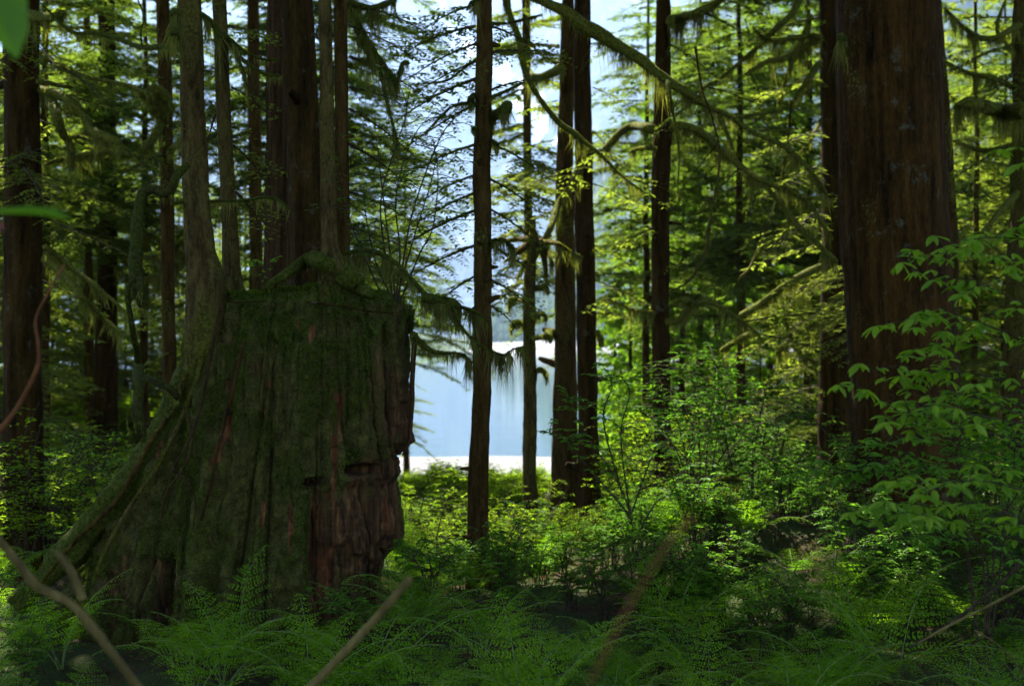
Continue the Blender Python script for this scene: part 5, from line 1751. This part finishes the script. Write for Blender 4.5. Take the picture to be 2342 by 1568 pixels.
# nearest dead sticks, out of focus
log_px('dead_stick', 'pale forked dead stick slanting through the bottom left corner', 'stick', [(-10, 1225), (40, 1285), (85, 1340), (160, 1378), (215, 1440), (262, 1500), (330, 1590)], 3.0, 17, 24, 'stick')
log_px('dead_stick', 'short brown stick standing against the longer pale one at bottom left', 'stick', [(128, 1258), (165, 1310), (190, 1370)], 3.0, 16, 20, 'stick')
log_px('dead_stick', 'straight pale dead stick leaning up to the right from the bottom centre', 'stick', [(940, 1320), (880, 1390), (820, 1455), (740, 1540), (700, 1580)], 3.1, 18, 20, 'stick')
log_px('dead_stick', 'orange-brown leaning dead stick in front of the fern bed', 'stick', [(1585, 1180), (1530, 1240), (1480, 1320), (1430, 1400), (1380, 1500), (1330, 1600)], 1.3, 11, 6, 'stick_orange')
log_px('dead_stick', 'thin reddish curving twig rising in front of the far left trunk', 'stick', [(-20, 1010), (40, 930), (85, 840), (88, 790), (82, 730), (110, 670), (148, 605)], 3.4, 11, 5, 'stick_orange')
log_px('dead_stick', 'straight thin branch crossing the bottom right edge over the ferns', 'stick', [(2370, 1325), (2290, 1370), (2180, 1425), (2100, 1470)], 5.6, 8, 5, 'stick')
log_px('dead_stick', 'dark thicker branch leaning behind the thin one at the right edge', 'stick', [(2370, 1250), (2280, 1340), (2180, 1420), (2080, 1480)], 6.0, 10, 8, 'twig')
log_px('dead_stick', 'slender bent twig sticking out of the ferns at bottom right', 'stick', [(2340, 1540), (2290, 1480), (2230, 1440)], 5.2, 4, 3, 'stick')
log_px('dead_stick', 'small dark stick leaning against the foot of the stump', 'stick', [(550, 1480), (600, 1430), (640, 1410)], 6.4, 7, 4, 'twig')
log_px('fallen_branch', 'moss-draped arching limb between the straight dark trunk and the mound', 'branch', [(1540, 1250), (1580, 1210), (1600, 1160), (1630, 1110), (1660, 1095), (1700, 1100)], 9.6, 20, 9, 'moss_branch', moss_n=3000, beard=.22)
log_px('fallen_branch', 'thin curved mossy stem sweeping up from the mound at centre right', 'branch', [(1640, 1200), (1700, 1165), (1745, 1120), (1775, 1070), (1795, 1000)], 9.8, 12, 5, 'moss_branch', moss_n=900)
log_px('fallen_log', 'short mossy log lying on the ridge of the mound', 'log', [(1640, 1215), (1700, 1190), (1745, 1192)], 9.8, 34, 26, 'moss_branch', moss_n=2500, beard=.12)
log_px('fallen_log', 'mossy log on the ground between the stump and the lone trunk', 'log', [(905, 1240), (950, 1270), (1010, 1285), (1060, 1320)], 9.6, 34, 30, 'moss_branch', moss_n=2500)
log_px('mossy_stub', 'pointed little mossy stump right of the lone trunk', 'tree stump', [(1150, 1375), (1152, 1320), (1158, 1275), (1165, 1240)], 9.7, 88, 14, 'moss_branch', moss_n=5000, amp=.25, k=24)
log_px('mossy_stub', 'broad mossy root clump on the dark mound behind the ferns', 'tree stump', [(1930, 1400), (1935, 1330), (1940, 1260), (1950, 1200)], 8.9, 170, 60, 'moss_branch', moss_n=12000, amp=.6, k=40)
log_px('mossy_stub', 'mossy upturned root clump near the right edge', 'tree stump', [(2230, 1400), (2225, 1330), (2210, 1250), (2200, 1180)], 8.6, 170, 50, 'moss_branch', moss_n=12000, amp=.6, k=40)
log_px('mossy_snag', 'mossy post-like snag between the straight dark trunk and the beach', 'snag', [(1590, 1240), (1585, 1130), (1580, 1020), (1578, 980)], 13, 24, 14, 'bark_moss', moss_n=800, beard=.3)

# leaves of a plant right beside the camera, at the left edge
x0 = at(-260, 2.0)
r = empty('salmonberry_plant', (x0, 2.0, gz(x0, 2.0)), 'out-of-focus bright leaves and pink blossom poking in at the left edge', 'plant')
P1 = smooth_path([[x0, 2.0, -.02], W(-230, 1100, 2.0), W(-200, 600, 2.0), W(-160, 150, 2.0), W(-120, -60, 2.0)], 30)
build('stems', tparts(tube(P1, np.linspace(.007, .003, 30), 6)) + tparts(tube(smooth_path([W(-200, 560, 2.0), W(-120, 520, 2.0), W(-60, 490, 2.0)], 8), .002, 5)) + tparts(tube(smooth_path([W(-160, 150, 2.0), W(-90, 60, 2.0), W(-20, -10, 2.0)], 8), .002, 5)), M['fern_stem'], r)
TL = (T_LEAF[0] * [1, 1.3, 1], T_LEAF[1])
build('foliage', [place(TL[0], TL[1], [W(-50, -80, 2.0)], [W(70, 160, 1.95) - W(-30, -60, 2.0)], [[0.5, -1, .3]], np.array([.17]), np.array([.9])),
                  place(TL[0], TL[1], [W(-20, -30, 2.02)], [W(20, 60, 1.95) - W(-30, -60, 2.0)], [[0.3, -1, .3]], np.array([.11]), np.array([.8])),
                  place(TL[0], TL[1], [W(-70, 492, 2.0)], [W(165, 478, 2.0) - W(-70, 492, 2.0)], [[0, -.18, 1]], np.array([.155]), np.array([.8])),
                  place(TL[0], TL[1], [W(-160, 300, 2.0), W(-190, 700, 2.0)], [[-.3, 0, -.2], [-.3, .1, -.2]], [[0, -.2, 1], [0, -.2, 1]], np.array([.13, .13]))], M['leaf_fresh'], r, smooth=False)
build('blossom', [place(TL[0], TL[1], [W(-40, 500, 2.0)] * 5, [[.5, 0, -.8], [.7, -.3, -.5], [.3, .2, -.9], [.1, -.2, -1], [.8, .2, -.4]], [[.8, -.8, .5]] * 5, np.array([.035] * 5))], M['petal'], r, smooth=False)
# dark fern held close to the lens at the bottom
fern(at(1760, 3.3), 3.3, 1.0, 1, 'blurred dark fern nearest the camera at the bottom right', None, z=gz(at(1760, 3.3), 3.3) + 0.0)
